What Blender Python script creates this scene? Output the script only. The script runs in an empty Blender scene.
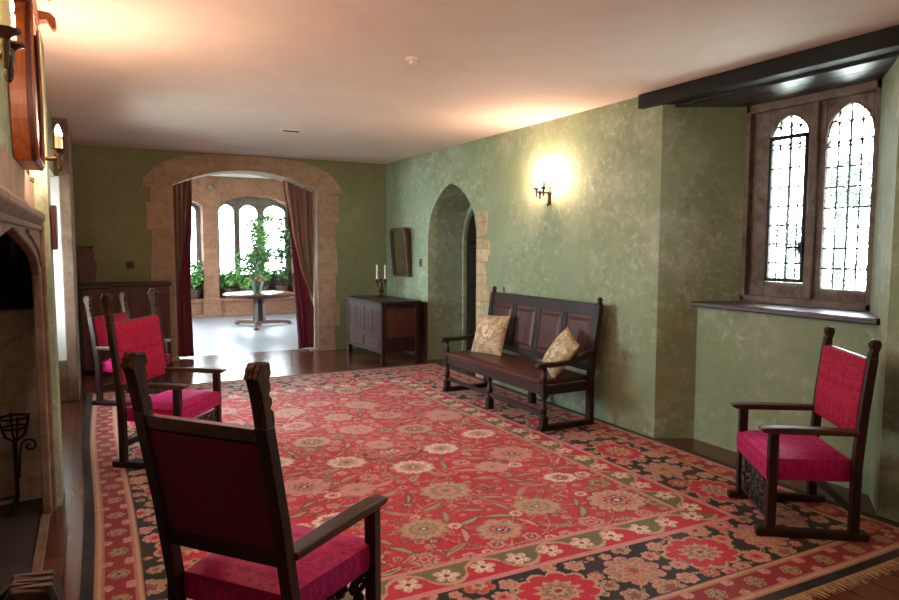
import bpy, bmesh, math, random
import numpy as np
from mathutils import Vector, Matrix
R = random.Random(7)
PI = math.pi
SC = bpy.context.scene
COL = SC.collection

def lin(c):
    return c / 12.92 if c <= .04045 else ((c + .055) / 1.055) ** 2.4
def rgb(h):
    h = h.lstrip('#')
    return tuple(lin(int(h[i:i + 2], 16) / 255) for i in (0, 2, 4)) + (1,)

# ------------------------------------------------------------------ mesh builder
class MB:
    def __init__(s):
        s.v = []; s.f = []; s.mi = []; s.cur = 0
    def add(s, vs, fs):
        o = len(s.v); s.v += [tuple(v) for v in vs]
        s.f += [tuple(i + o for i in f) for f in fs]; s.mi += [s.cur] * len(fs)
    def box(s, x0, x1, y0, y1, z0, z1, T=None):
        vs = [Vector((x, y, z)) for z in (z0, z1) for y in (y0, y1) for x in (x0, x1)]
        if T: vs = [T @ v for v in vs]
        s.add(vs, [(0, 2, 3, 1), (4, 5, 7, 6), (0, 1, 5, 4), (2, 6, 7, 3), (0, 4, 6, 2), (1, 3, 7, 5)])
    def hexa(s, lo, hi):
        s.add(lo + hi, [(3, 2, 1, 0), (4, 5, 6, 7), (0, 1, 5, 4), (1, 2, 6, 5), (2, 3, 7, 6), (3, 0, 4, 7)])
    def bar(s, p, q, w, h, up=(0, 0, 1)):
        p, q = Vector(p), Vector(q); d = (q - p).normalized()
        a = d.cross(Vector(up)).normalized() * w / 2; b = a.cross(d).normalized() * h / 2
        s.hexa([p - a - b, p + a - b, p + a + b, p - a + b], [q - a - b, q + a - b, q + a + b, q - a + b])
    def prism(s, pts, ax, a, b):
        """polygon extruded along axis ax; pts are the two other coordinates in xyz order"""
        def P(p, t):
            l = list(p); l.insert(ax, t); return l
        n = len(pts)
        area = sum(pts[i][0] * pts[(i + 1) % n][1] - pts[(i + 1) % n][0] * pts[i][1] for i in range(n))
        if area < 0: pts = pts[::-1]
        if ax == 1: pts = pts[::-1]
        if b < a: a, b = b, a
        s.add([P(p, a) for p in pts] + [P(p, b) for p in pts],
              [tuple(range(n - 1, -1, -1)), tuple(range(n, 2 * n))] +
              [(i, (i + 1) % n, n + (i + 1) % n, n + i) for i in range(n)])
    def ring(s, rings, caps=True, loop=False):
        n = len(rings[0]); vs = [p for r in rings for p in r]; fs = []
        m = len(rings)
        for k in range(m if loop else m - 1):
            for i in range(n):
                a, b = k * n, ((k + 1) % m) * n
                fs.append((a + i, a + (i + 1) % n, b + (i + 1) % n, b + i))
        if caps and not loop:
            fs.append(tuple(range(n - 1, -1, -1))); fs.append(tuple(range((m - 1) * n, m * n)))
        s.add(vs, fs)
    def lathe(s, prof, c=(0, 0, 0), n=16, ax=2, T=None):
        rs = []
        for r, z in prof:
            ring = []
            for i in range(n):
                t = 2 * PI * i / n
                p = [r * math.cos(t), r * math.sin(t)]; p.insert(ax, z)
                p = Vector(p) + Vector(c)
                ring.append(T @ p if T else p)
            rs.append(ring)
        s.ring(rs)
    def tube(s, path, r, n=8, closed=False):
        path = [Vector(p) for p in path]; rs = []; m = len(path)
        prev = None
        for k, p in enumerate(path):
            if closed: d = path[(k + 1) % m] - path[k - 1]
            else: d = path[min(k + 1, m - 1)] - path[max(k - 1, 0)]
            d.normalize()
            if prev is None:
                a = d.orthogonal().normalized()
            else:
                a = (prev - d * prev.dot(d)).normalized()
            prev = a; b = d.cross(a)
            rr = r[k] if isinstance(r, (list, tuple)) else r
            rs.append([p + (a * math.cos(2 * PI * i / n) + b * math.sin(2 * PI * i / n)) * rr for i in range(n)])
        s.ring(rs, loop=closed)
    def build(s, name, mats, parent=None, bevel=0, seg=2, smooth=False, origin=None, sub=0, tri=False):
        me = bpy.data.meshes.new(name)
        me.from_pydata([tuple(v) for v in s.v], [], s.f)
        if not isinstance(mats, (list, tuple)): mats = [mats]
        for m in mats: me.materials.append(m)
        me.polygons.foreach_set('material_index', s.mi)
        if tri:
            bm = bmesh.new(); bm.from_mesh(me)
            bmesh.ops.triangulate(bm, faces=[f for f in bm.faces if len(f.verts) > 4])
            bm.to_mesh(me); bm.free()
        if smooth:
            me.polygons.foreach_set('use_smooth', [True] * len(me.polygons))
        o = bpy.data.objects.new(name, me); COL.objects.link(o)
        if origin is not None:
            me.transform(Matrix.Translation(-Vector(origin))); o.location = origin
        if parent: o.parent = parent
        if bevel:
            b = o.modifiers.new('bevel', 'BEVEL'); b.width = bevel; b.segments = seg; b.limit_method = 'ANGLE'
            b.angle_limit = math.radians(40); b.use_clamp_overlap = True
        if sub:
            b = o.modifiers.new('sub', 'SUBSURF'); b.levels = sub; b.render_levels = sub
        if smooth:
            me.update()
            try: me.set_sharp_from_angle(angle=math.radians(38))
            except Exception: pass
        return o

def empty(name, loc, rz=0):
    o = bpy.data.objects.new(name, None); COL.objects.link(o)
    o.location = loc; o.rotation_euler = (0, 0, rz); o.empty_display_size = .1
    return o
def tag(o, label, cat, group=None):
    o['label'] = label; o['category'] = cat
    if group: o['group'] = group
    return o
GROUPS = {'armchair': 'red upholstered armchairs on the rug', 'wall_sconce': 'lit candle sconces on the walls', 'potted_plant': 'potted plants in the bay', 'cushion': 'tapestry cushions on the settle', 'curtain': 'curtains of the arch', 'tree': 'trees outside the leaded window'}
def struct(o):
    o['kind'] = 'structure'; return o
def lab(o, l):
    o['label'] = l; return o
def copy_tree(o, parent=None):
    c = o.copy(); COL.objects.link(c)
    if parent: c.parent = parent
    for ch in [x for x in bpy.data.objects if x.parent == o]:
        copy_tree(ch, c)
    return c

# ------------------------------------------------------------------ materials
class NT:
    def __init__(s, name):
        s.m = bpy.data.materials.new(name); s.m.use_nodes = True
        s.t = s.m.node_tree; s.t.nodes.clear()
        s.out = s.t.nodes.new('ShaderNodeOutputMaterial')
        s.b = s.t.nodes.new('ShaderNodeBsdfPrincipled')
        s.t.links.new(s.b.outputs[0], s.out.inputs[0])
    def n(s, typ, **kw):
        nd = s.t.nodes.new('ShaderNode' + typ)
        for k, v in kw.items():
            if hasattr(nd, k) and k not in nd.inputs: setattr(nd, k, v)
            else: s.set(nd, k, v)
        return nd
    def set(s, nd, k, v):
        i = nd.inputs[k]
        if isinstance(v, bpy.types.NodeSocket): s.t.links.new(v, i)
        else: i.default_value = v
    def coord(s, scale=(1, 1, 1), kind='Object', rot=(0, 0, 0)):
        tc = s.n('TexCoord'); mp = s.n('Mapping')
        s.t.links.new(tc.outputs[kind], mp.inputs['Vector'])
        mp.inputs['Scale'].default_value = scale; mp.inputs['Rotation'].default_value = rot
        return mp.outputs[0]
    def noise(s, vec, scale, detail=4, rough=.55, dist=0):
        nd = s.n('TexNoise'); s.set(nd, 'Vector', vec); s.set(nd, 'Scale', scale); s.set(nd, 'Detail', detail)
        s.set(nd, 'Roughness', rough); s.set(nd, 'Distortion', dist)
        return nd.outputs['Fac']
    def ramp(s, fac, stops, interp='LINEAR'):
        nd = s.n('ValToRGB'); s.t.links.new(fac, nd.inputs[0]); cr = nd.color_ramp; cr.interpolation = interp
        while len(cr.elements) < len(stops): cr.elements.new(.5)
        for e, (p, c) in zip(cr.elements, stops):
            e.position = p; e.color = c if len(c) == 4 else tuple(c) + (1,)
        return nd.outputs[0]
    def mix(s, fac, a, b, mode='MIX'):
        nd = s.n('Mix', data_type='RGBA', blend_type=mode)
        for i, v in ((0, fac), (6, a), (7, b)):
            if isinstance(v, bpy.types.NodeSocket): s.t.links.new(v, nd.inputs[i])
            else: nd.inputs[i].default_value = v
        return nd.outputs[2]
    def math(s, op, a, b=0.0, c=0.0):
        nd = s.n('Math', operation=op)
        for i, v in ((0, a), (1, b), (2, c)):
            if isinstance(v, bpy.types.NodeSocket): s.t.links.new(v, nd.inputs[i])
            else: nd.inputs[i].default_value = v
        return nd.outputs[0]
    def bump(s, h, strength=.3, dist=.01):
        nd = s.n('Bump'); s.t.links.new(h, nd.inputs['Height']); nd.inputs['Strength'].default_value = strength
        nd.inputs['Distance'].default_value = dist
        s.t.links.new(nd.outputs[0], s.b.inputs['Normal'])
    def base(s, c): s.set(s.b, 'Base Color', c)
    def p(s, **kw):
        for k, v in kw.items(): s.set(s.b, k.replace('_', ' '), v)
        return s

G0, G1 = (0, 0, 0, 1), (1, 1, 1, 1)
def mat_plaster(name, a, b, c, patch, pale, rough=.85, amount=.6):
    k = NT(name); v = k.coord()
    n1 = k.noise(v, 1.1, 6, .6, .3); n2 = k.noise(v, 4.5, 8, .65, .6); n3 = k.noise(v, 22, 6, .6)
    col = k.ramp(n1, [(.3, rgb(a)), (.52, rgb(b)), (.72, rgb(c))])
    m2 = k.ramp(n2, [(.35, G0), (.7, G1)])
    col = k.mix(k.math('MULTIPLY', m2, .55), col, rgb(patch))
    # flaked patches of pale lime and dark specks
    n4 = k.noise(v, 13, 9, .74, .35); big = k.ramp(k.noise(v, 1.0, 4, .6), [(.40, G0), (.56, G1)])
    fl = k.ramp(n4, [(.50, G0), (.68, G1)])
    bl = k.ramp(k.noise(v, 2.6, 5, .6, .2), [(.5, G0), (.72, G1)])
    col = k.mix(k.math('MULTIPLY', k.math('MULTIPLY', bl, big), amount * .55), col, rgb(pale))
    col = k.mix(k.math('MULTIPLY', k.math('MULTIPLY', fl, big), amount), col, rgb(pale))
    dk = k.ramp(k.noise(v, 16, 9, .75, .5), [(.34, G1), (.44, G0)])
    col = k.mix(k.math('MULTIPLY', k.math('MULTIPLY', dk, big), .5), col, rgb('#454c38'))
    col = k.mix(k.math('MULTIPLY', n3, .15), col, rgb('#2e3322'))
    k.base(col); k.p(Roughness=rough)
    k.bump(k.math('ADD', k.math('MULTIPLY', n2, .6), k.math('MULTIPLY', n3, .3)), .35, .012)
    return k.m
def mat_simple(name, col, rough=.5, var=.15, scale=12, metal=0, bump=0, stretch=(1, 1, 1), spec=.5, coat=0):
    k = NT(name); v = k.coord(stretch)
    n = k.noise(v, scale, 6, .6, .4)
    c = rgb(col); dk = tuple(x * (1 - var * 2) for x in c[:3]) + (1,); lt = tuple(min(1, x * (1 + var * 1.6)) for x in c[:3]) + (1,)
    k.base(k.ramp(n, [(.28, dk), (.5, c), (.74, lt)])); k.p(Roughness=rough, Metallic=metal)
    k.set(k.b, 'Specular IOR Level', spec)
    if coat: k.set(k.b, 'Coat Weight', coat); k.set(k.b, 'Coat Roughness', .2)
    if bump: k.bump(n, bump, .006)
    return k.m
def mat_wood(name, a, b, rough=.35, axis=2, spec=.5, coat=.0):
    k = NT(name)
    sc = [14, 14, 14]; sc[axis] = 1.3
    v = k.coord(tuple(sc)); v2 = k.coord()
    n = k.noise(v, 2.2, 8, .62, .9); n2 = k.noise(v2, 2.5, 4, .6)
    col = k.ramp(n, [(.3, rgb(a)), (.68, rgb(b))])
    col = k.mix(k.math('MULTIPLY', n2, .5), col, rgb(a), 'MIX')
    k.base(col); k.p(Roughness=k.math('MULTIPLY_ADD', n, .2, rough - .1)); k.set(k.b, 'Specular IOR Level', spec)
    if coat: k.set(k.b, 'Coat Weight', coat); k.set(k.b, 'Coat Roughness', .18)
    k.bump(n, .25, .003)
    return k.m
def mat_stone(name, a, b, dark, bs=(.0, .0), rough=.9, joint=.85):
    k = NT(name); v = k.coord()
    n1 = k.noise(v, 2.0, 6, .6, .4); n2 = k.noise(v, 9, 8, .7, .5); n3 = k.noise(v, 45, 4, .6)
    col = k.ramp(n1, [(.32, rgb(a)), (.66, rgb(b))])
    col = k.mix(k.ramp(n2, [(.42, G0), (.75, G1)]), col, rgb(dark))
    col = k.mix(k.math('MULTIPLY', n3, .25), col, rgb(dark))
    h = k.math('ADD', n2, k.math('MULTIPLY', n3, .4))
    if bs[0]:
        # masonry joints as a pattern of the stone: courses in z, uprights along x + y
        sep = k.n('SeparateXYZ'); k.t.links.new(v, sep.inputs[0])
        cx = k.n('CombineXYZ'); k.t.links.new(k.math('ADD', sep.outputs[0], sep.outputs[1]), cx.inputs[0]); k.t.links.new(sep.outputs[2], cx.inputs[1])
        br = k.n('TexBrick'); k.t.links.new(cx.outputs[0], br.inputs['Vector'])
        k.set(br, 'Scale', 1.0); k.set(br, 'Brick Width', bs[0]); k.set(br, 'Row Height', bs[1]); k.set(br, 'Mortar Size', .006); k.set(br, 'Mortar Smooth', .6)
        k.set(br, 'Color1', (1, 1, 1, 1)); k.set(br, 'Color2', (.68, .66, .66, 1)); k.set(br, 'Mortar', (.42, .38, .34, 1))
        col = k.mix(joint, col, br.outputs['Color'], 'MULTIPLY')
        h = k.math('ADD', h, k.math('MULTIPLY', br.outputs['Fac'], -.8 * joint))
    k.base(col); k.p(Roughness=rough); k.bump(h, .4, .012)
    return k.m
def mat_damask(name, ground, figure, rough=.42, sheen=.5, scale=1.0):
    k = NT(name); tc = k.n('TexCoord'); sep = k.n('SeparateXYZ'); k.t.links.new(tc.outputs['Object'], sep.inputs[0])
    sn = k.n('SeparateXYZ'); k.t.links.new(tc.outputs['Normal'], sn.inputs[0])
    side = k.math('GREATER_THAN', k.math('ABSOLUTE', sn.outputs[1]), .7)
    across = k.math('ADD', k.math('MULTIPLY', side, sep.outputs[0]), k.math('MULTIPLY', k.math('SUBTRACT', 1.0, side), sep.outputs[1]))
    along = k.math('ADD', sep.outputs[2], k.math('MULTIPLY', k.math('SUBTRACT', 1.0, side), sep.outputs[0]))
    a = k.math('PINGPONG', across, .095 * scale)            # mirrored repeats across the cloth
    b = k.math('MODULO', k.math('ADD', along, 5.0), .30 * scale)
    cx = k.n('CombineXYZ'); k.t.links.new(a, cx.inputs[0]); k.t.links.new(b, cx.inputs[1])
    n = k.noise(cx.outputs[0], 17 / scale, 5.0, .62, 2.2)
    f = k.ramp(n, [(.42, G0), (.56, G1)])
    fine = k.noise(tc.outputs['Object'], 260, 2, .5)
    col = k.mix(f, rgb(ground), rgb(figure)); k.base(col)
    k.p(Roughness=k.math('MULTIPLY_ADD', f, .22, rough))
    k.set(k.b, 'Sheen Weight', sheen); k.set(k.b, 'Sheen Roughness', .35); k.set(k.b, 'Sheen Tint', rgb('#ff4fae')); k.set(k.b, 'Specular IOR Level', .3)
    k.bump(k.math('ADD', f, k.math('MULTIPLY', fine, .6)), .12, .002)
    return k.m
def mat_emit(name, col, s):
    k = NT(name); k.base((.9, .85, .7, 1)); k.set(k.b, 'Emission Color', col); k.set(k.b, 'Emission Strength', s); return k.m
def mat_glass(name, tint=(.96, .99, 1, 1)):
    k = NT(name); k.t.nodes.remove(k.b)
    tr = k.n('BsdfTransparent'); tr.inputs[0].default_value = tint
    gl = k.n('BsdfGlossy'); gl.inputs['Roughness'].default_value = .03
    fr = k.n('Fresnel'); fr.inputs[0].default_value = 1.3
    mx = k.n('MixShader')
    k.t.links.new(fr.outputs[0], mx.inputs[0]); k.t.links.new(tr.outputs[0], mx.inputs[1]); k.t.links.new(gl.outputs[0], mx.inputs[2])
    k.t.links.new(mx.outputs[0], k.out.inputs[0]); return k.m
def mat_attr(name, rough=.72):
    k = NT(name); at = k.n('Attribute', attribute_name='pattern')
    tc = k.n('TexCoord')
    n = k.noise(tc.outputs['Object'], 140, 3, .6); n2 = k.noise(tc.outputs['Object'], 1.3, 4, .6)
    c = k.mix(.7, at.outputs['Color'], k.ramp(n, [(.25, (.55, .55, .55, 1)), (.75, (1.3, 1.3, 1.3, 1))]), 'MULTIPLY')
    c = k.mix(k.math('MULTIPLY', k.ramp(n2, [(.4, G0), (.7, G1)]), .10), c, rgb('#b08a70'))
    k.base(c); k.p(Roughness=rough); k.set(k.b, 'Sheen Weight', .07); k.set(k.b, 'Sheen Roughness', .4)
    k.set(k.b, 'Specular IOR Level', .3)
    k.bump(n, .5, .004); return k.m
def mat_floor(name, c1, c2, gap, dark, rough, grain=.5, bmp=.06):
    k = NT(name); v = k.coord()
    sep = k.n('SeparateXYZ'); k.t.links.new(v, sep.inputs[0])
    cx = k.n('CombineXYZ'); k.t.links.new(sep.outputs[1], cx.inputs[0]); k.t.links.new(sep.outputs[0], cx.inputs[1])
    br = k.n('TexBrick'); k.t.links.new(cx.outputs[0], br.inputs['Vector'])
    k.set(br, 'Scale', 1.0); k.set(br, 'Brick Width', 2.6); k.set(br, 'Row Height', .17); k.set(br, 'Mortar Size', .004); k.set(br, 'Mortar Smooth', .2)
    k.set(br, 'Color1', rgb(c1)); k.set(br, 'Color2', rgb(c2)); k.set(br, 'Mortar', rgb(gap))
    v2 = k.coord((16, 1.2, 1)); n = k.noise(v2, 2, 7, .6, .6); n2 = k.noise(v, 2.2, 5, .6)
    col = k.mix(k.math('MULTIPLY', n, grain), br.outputs['Color'], rgb(dark))
    k.base(col); k.p(Roughness=k.math('MULTIPLY_ADD', n2, .12, rough)); k.set(k.b, 'Specular IOR Level', .45)
    k.bump(k.math('ADD', k.math('MULTIPLY', n, .3), k.math('ADD', n2, k.math('MULTIPLY', br.outputs['Fac'], -.6))), bmp, .006)
    return k.m

M = dict(
    plaster=mat_plaster('green_plaster', '#7f8c67', '#8c9977', '#9ca78a', '#758f74', '#bcc0ad', amount=.9),
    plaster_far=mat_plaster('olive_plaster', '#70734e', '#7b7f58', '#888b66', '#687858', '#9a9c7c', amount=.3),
    ceil=mat_simple('ceiling_white', '#d6c9be', .9, .03, 2.5, bump=.08),
    white=mat_simple('white_plaster', '#cfcfc8', .85, .04, 3, bump=.1),
    floor=mat_floor('floor_boards', '#7c4736', '#603629', '#1a0e0b', '#2e1813', .15),
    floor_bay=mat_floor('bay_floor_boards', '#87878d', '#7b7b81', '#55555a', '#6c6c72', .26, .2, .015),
    stone=mat_stone('tan_stone', '#b59f88', '#a38c76', '#856f5c', (.62, .34), joint=.35),
    stone_plain=mat_stone('worn_stone', '#86705a', '#735b48', '#4f3d31'),
    stone_grey=mat_stone('grey_window_stone', '#877d77', '#6b5c55', '#40342e'),
    stone_pale=mat_stone('pale_quoin_stone', '#d0bd97', '#bfa981', '#9c8a68', (.3, .31)),
    stone_bay=mat_stone('brown_bay_stone', '#8c6349', '#79523b', '#5c3c2b', (.7, .3), joint=.5),
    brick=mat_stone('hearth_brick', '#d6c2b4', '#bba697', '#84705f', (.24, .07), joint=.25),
    soot=mat_simple('sooty_stone', '#1c1613', .95, .2, 6, bump=.3),
    slate=mat_simple('hearth_slate', '#35302f', .55, .2, 7, bump=.2, stretch=(1, 6, 1)),
    oak=mat_wood('dark_oak', '#150906', '#371c14', .45, spec=.35),
    oak_x=mat_wood('dark_oak_across', '#160a07', '#38201a', .4, 1),
    oak_red=mat_wood('red_brown_oak', '#2c100b', '#5e2b1f', .5),
    sill=mat_wood('sill_oak', '#2a1411', '#523029', .42, 1),
    oak_blk=mat_wood('blackened_oak', '#120b08', '#2a1912', .42),
    oak_beam=mat_wood('beam_oak', '#070403', '#130b09', .55, 1, .25), soffit=mat_wood('soffit_oak', '#0e0908', '#1c1411', .3, 1),
    arm=mat_wood('worn_arm_oak', '#24120b', '#5c3a26', .4, 0, .4),
    finial=mat_wood('carved_oak', '#1c0e08', '#563218', .6, spec=.22),  # oak colour raised towards orange to stand in for lamplight on the finials
    cab=mat_wood('polished_chestnut', '#6b3312', '#b5652a', .42),
    damask=mat_damask('daylit_damask', '#b0045e', '#8c0448', .5, .6),  # seat copy of the back's cloth, colour made pinker for daylight on it
    damask2=mat_damask('scarlet_damask', '#a5063c', '#8d0532', .68, .06),
    damask_back=mat_damask('shaded_maroon_damask', '#4d0a1c', '#5f0c22', .6, .1),  # rear of the backrests, coloured dark for the shade behind them
    leather=mat_simple('brown_red_leather', '#431914', .38, .2, 10, bump=.1),
    velvet=mat_simple('maroon_velvet', '#5f0d2b', .7, .2, 5, stretch=(6, 6, 1)),
    lining=mat_simple('brown_lining', '#8f7160', .8, .15, 5, stretch=(6, 6, 1)),
    trim=mat_simple('gold_trim', '#a8834f', .6, .1, 20),
    iron=mat_simple('black_iron', '#15120f', .5, .15, 20, metal=.6),
    lead=mat_simple('lead_came', '#2b2c2c', .6, .1, 20, metal=.3),
    brass=mat_simple('aged_brass', '#40301c', .45, .15, 20, metal=.7),
    pewter=mat_simple('dull_bronze', '#4d3d2b', .42, .2, 30, metal=.7),
    candle=mat_simple('candle_wax', '#efe9da', .5, .02, 8),
    sleeve=mat_simple('candle_sleeve', '#eee2c4', .6, .02, 8),
    bulb=mat_emit('lit_bulb', (1, .63, .45, 1), 1650),
    glass=mat_glass('window_glass'),
    mirror=mat_simple('mirror_glass', '#d8d8d0', .02, .0, 3, metal=1),
    plate=mat_simple('bronze_plate', '#3a2f22', .5, .1, 20, metal=.4),
    plastic=mat_simple('cream_plastic', '#d9d2c2', .5, .03, 10),
    leaf=mat_simple('green_leaf', '#5a8a3e', .5, .25, 9),
    leafp=mat_simple('distant_leaf', '#333f30', .6, .2, 9),
    leaf2=mat_simple('mid_green_leaf', '#6f9c48', .5, .25, 9),
    leafd=mat_simple('deep_green_leaf', '#3c6030', .5, .25, 9),
    stem=mat_simple('plant_stem', '#4a3a22', .8, .15, 20),
    pot=mat_simple('green_glazed_pot', '#2c4026', .5, .15, 9),
    terra=mat_simple('terracotta_pot', '#4d3426', .8, .15, 9),
    flower=mat_simple('orange_red_flower', '#c0411f', .6, .15, 9),
    rug=mat_attr('rug_wool'),
    fringe=mat_simple('rug_fringe', '#a88a66', .95, .2, 40),
    tapestry=mat_attr('tapestry_wool'),
    bounce_ground=mat_simple('pale_bounce_ground', '#c2c1b6', .95, .1, 3),  # outdoor ground made pale to bounce daylight up to the ceiling
)

# ------------------------------------------------------------------ room numbers (metres; camera over the origin)
XR, YF, H = 4.078, 9.797, 2.826
def arch4(y0, y1, zs, za, n=10, k=.62):
    """pointed four-centred arch from (y0, zs) over the apex to (y1, zs)"""
    c = (y0 + y1) / 2; w = (y1 - y0) / 2; pts = []
    for i in range(2 * n + 1):
        t = i / n - 1
        a = abs(t)
        z = zs + (za - zs) * ((1 - a * a) ** .5 * .80 + .20 * (1 - a))
        pts.append((c + t * w, z))
    return pts
def tudor(y0, y1, zs, za, n=10):
    c = (y0 + y1) / 2; w = (y1 - y0) / 2
    return [(c + w * t, zs + (za - zs) * (.42 * (1 - abs(t) ** 5) ** .5 + .58 * (1 - abs(t)))) for t in [i / n - 1 for i in range(2 * n + 1)]]
def arc_seg(x0, x1, zs, za, n=16):
    c = (x0 + x1) / 2; w = (x1 - x0) / 2; h = za - zs; r = (w * w + h * h) / 2 / h
    return [(c + w * t, za - r + math.sqrt(r * r - (w * t) ** 2)) for t in [i / n * 2 - 1 for i in range(n + 1)]]
def cusped(y0, y1, zs, za, n=12):
    """round-headed light, slightly pointed"""
    c = (y0 + y1) / 2; w = (y1 - y0) / 2; pts = []
    for i in range(2 * n + 1):
        t = i / n - 1; a = abs(t)
        pts.append((c + t * w, zs + (za - zs) * ((1 - a * a) ** .5 * .82 + .18 * (1 - a))))
    return pts

# floor and ceilings
b = MB(); b.box(-1.6, 5.2, -2.3, YF + .30, -.12, 0); struct(b.build('floor', M['floor']))
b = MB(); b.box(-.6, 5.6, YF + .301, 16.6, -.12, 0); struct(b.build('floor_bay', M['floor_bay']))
b = MB(); b.box(-1.3, 5.2, -2.2, 10.25, H, H + .2); struct(b.build('ceiling', M['ceil']))
b = MB(); b.box(-.6, 5.6, 10.25, 16.6, 3.05, 3.2); struct(b.build('ceiling_bay', M['white']))

# right wall with the splayed window recess and the arched door recess
b = MB()
b.prism([(XR, 4.07), (4.70, 3.71), (4.77, 3.75), (5.1, 4.2), (5.1, 7.0), (XR, 7.0)], 2, 0, H)
b.prism([(XR, 2.26), (4.70, 2.735), (4.77, 2.72), (5.1, 2.4), (5.1, -2.2), (XR, -2.2)], 2, 0, H)
b.prism([(4.36, 3.92), (4.36, 2.46), (5.1, 2.46), (5.1, 3.92)], 2, 0, 1.105)
b.prism([(XR + .01, 2.26), (5.1, 2.26), (5.1, 4.07), (XR + .01, 4.07)], 2, 2.715, H)
b.prism([(XR, 8.33), (5.1, 8.33), (5.1, YF + .5), (XR, YF + .5)], 2, 0, H)
a = arch4(7.0, 8.33, 1.70, 2.37)
b.prism([(8.33, H), (7.0, H)] + a, 0, XR, 4.9)
struct(b.build('wall_right', M['plaster'], tri=True))

b = MB(); b.box(4.02, 4.16, 1.7, 4.29, 2.712, H - .002)
tag(b.build('ceiling_beam', M['oak_beam'], bevel=.006), 'dark oak beam over the mouth of the window recess, against the ceiling', 'beam')
b = MB()
for i in range(3): b.box(4.163 + i * .185, 4.163 + i * .185 + .182, 2.1, 4.2, 2.69, 2.713)
tag(b.build('soffit_boards', M['soffit'], bevel=.002), 'shiny dark boards lining the top of the window recess', 'boards')
b = MB(); b.prism([(4.27, 2.44), (4.36, 2.40), (4.72, 2.68), (4.72, 3.72), (4.36, 3.86), (4.27, 3.87)], 2, 1.107, 1.147)
b.prism([(4.25, 2.42), (4.26, 2.42), (4.26, 3.88), (4.25, 3.88)], 2, 1.112, 1.142)
tag(b.build('window_sill_board', M['sill'], bevel=.006), 'dark polished oak sill board below the leaded window', 'sill')

# window_1: two cusped stone lights
w = struct(empty('window_1', (4.70, 3.22, 1.17)))
O = Vector((4.70, 3.22, 1.17))
def wl(y, z): return (y - O.y, z - O.z)
L1 = (3.235, 3.56, 1.315, 2.40, 2.575); L2 = (2.768, 3.10, 1.285, 2.37, 2.585)
b = MB()
# frame plate built around the two lights: jambs, mullion, sill, head pieces
x0, x1 = 0.0, .07
def yb(ya, yb_, za, zb, xa=x0, xb=x1): b.box(xa, xb, ya - O.y, yb_ - O.y, za - O.z, zb - O.z)
yb(3.56, 3.76, 1.15, 2.70); yb(2.66, 2.768, 1.15, 2.70)
yb(3.10, 3.235, 1.15, 2.70)
for (a0, a1, zb, zs, za) in (L1, L2):
    pts = [wl(*p) for p in cusped(a0, a1, zs, za)]
    b.prism([wl(a1, 2.70), wl(a0, 2.70)] + pts, 0, x0, x1)
    # sloping stone sill of the light
    b.prism([(-.0, 1.15 - O.z), (.07, 1.15 - O.z), (.07, zb - O.z), (.03, zb - O.z), (-.0, zb - .03 - O.z)], 1, a0 - O.y, a1 - O.y)
# outer moulding: a raised roll round the frame and on the mullion
yb(3.70, 3.75, 1.15, 2.70, -.05, .02); yb(2.69, 2.735, 1.15, 2.70, -.05, .02); yb(2.69, 3.75, 2.63, 2.70, -.05, .02); yb(2.69, 3.75, 1.15, 1.20, -.05, .02)
yb(3.145, 3.19, 1.2, 2.64, -.035, .01)
b.build('stone_frame', M['stone_grey'], w, bevel=.008, tri=True)
for k, (a0, a1, zb, zs, za) in enumerate((L1, L2)):
    gx = .022
    outline = [wl(a0, zb)] + [wl(*p) for p in cusped(a0, a1, zs, za)] + [wl(a1, zb)]
    g = MB(); g.prism(outline, 0, gx, gx + .004); go = g.build('glass', M['glass'], w, tri=True)
    l = MB(); r = .0062
    nc = 4; cw = (a1 - a0) / nc
    def top(y):
        t = abs((y - (a0 + a1) / 2) / ((a1 - a0) / 2)); t = min(t, 1)
        return zs + (za - zs) * ((1 - t * t) ** .5 * .82 + .18 * (1 - t))
    for i in range(1, nc):
        y = a0 + cw * i
        l.tube([(gx, y - O.y, zb - O.z), (gx, y - O.y, top(y) - O.z)], r, 6)
    z = zb + .145
    while z < zs - .0:
        l.tube([(gx, a0 - O.y, z - O.z), (gx, a1 - O.y, z - O.z)], r, 6); z += .145
    for zz in (zs - .07, zs + .065):
        for i in range(nc):
            ya, yc = a0 + cw * i, a0 + cw * (i + 1)
            pth = []
            for j in range(9):
                t = j / 8 * PI
                yy = (ya + yc) / 2 - math.cos(t) * cw / 2
                pth.append((gx, yy - O.y, min(zz + math.sin(t) * .045, top(yy)) - O.z))
            l.tube(pth, r, 6)
    l.build('leading', M['lead'], go)
    s = MB(); s.tube([(gx + .05, (a0 * .42 + a1 * .58) - O.y, zb - O.z), (gx + .05, (a0 * .42 + a1 * .58) - O.y, za - .04 - O.z)], .009, 8)
    lab(s.build('stanchion_bar', M['lead'], w), 'upright iron bar behind the glass')
# iron casement in the left light, with transom and handle
b = MB(); fy0, fy1 = 3.237 - O.y, 3.558 - O.y; fz0, fz1 = 1.317 - O.z, 2.43 - O.z
for (p, q) in (((fy0, fz0), (fy0 + .024, fz1)), ((fy1 - .024, fz0), (fy1, fz1)), ((fy0, fz0), (fy1, fz0 + .028)), ((fy0, fz1 - .03), (fy1, fz1))):
    b.box(-.004, .019, p[0], q[0], p[1], q[1])
cas = b.build('casement', M['iron'], w, bevel=.003); lab(cas, 'black iron casement frame')
b = MB(); b.box(-.022, -.003, fy0 - .002, fy0 + .03, .36, .45); b.tube([(-.015, fy0 + .015, .41), (-.03, fy0 + .02, .41), (-.028, fy0 + .07, .415), (-.028, fy0 + .13, .405)], [.009, .009, .011, .005], 8)
b.tube([(-.02, fy0 + .03, .395), (-.028, fy0 + .055, .385), (-.028, fy0 + .085, .395)], .006, 8)
b.build('handle', M['iron'], cas)
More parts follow.
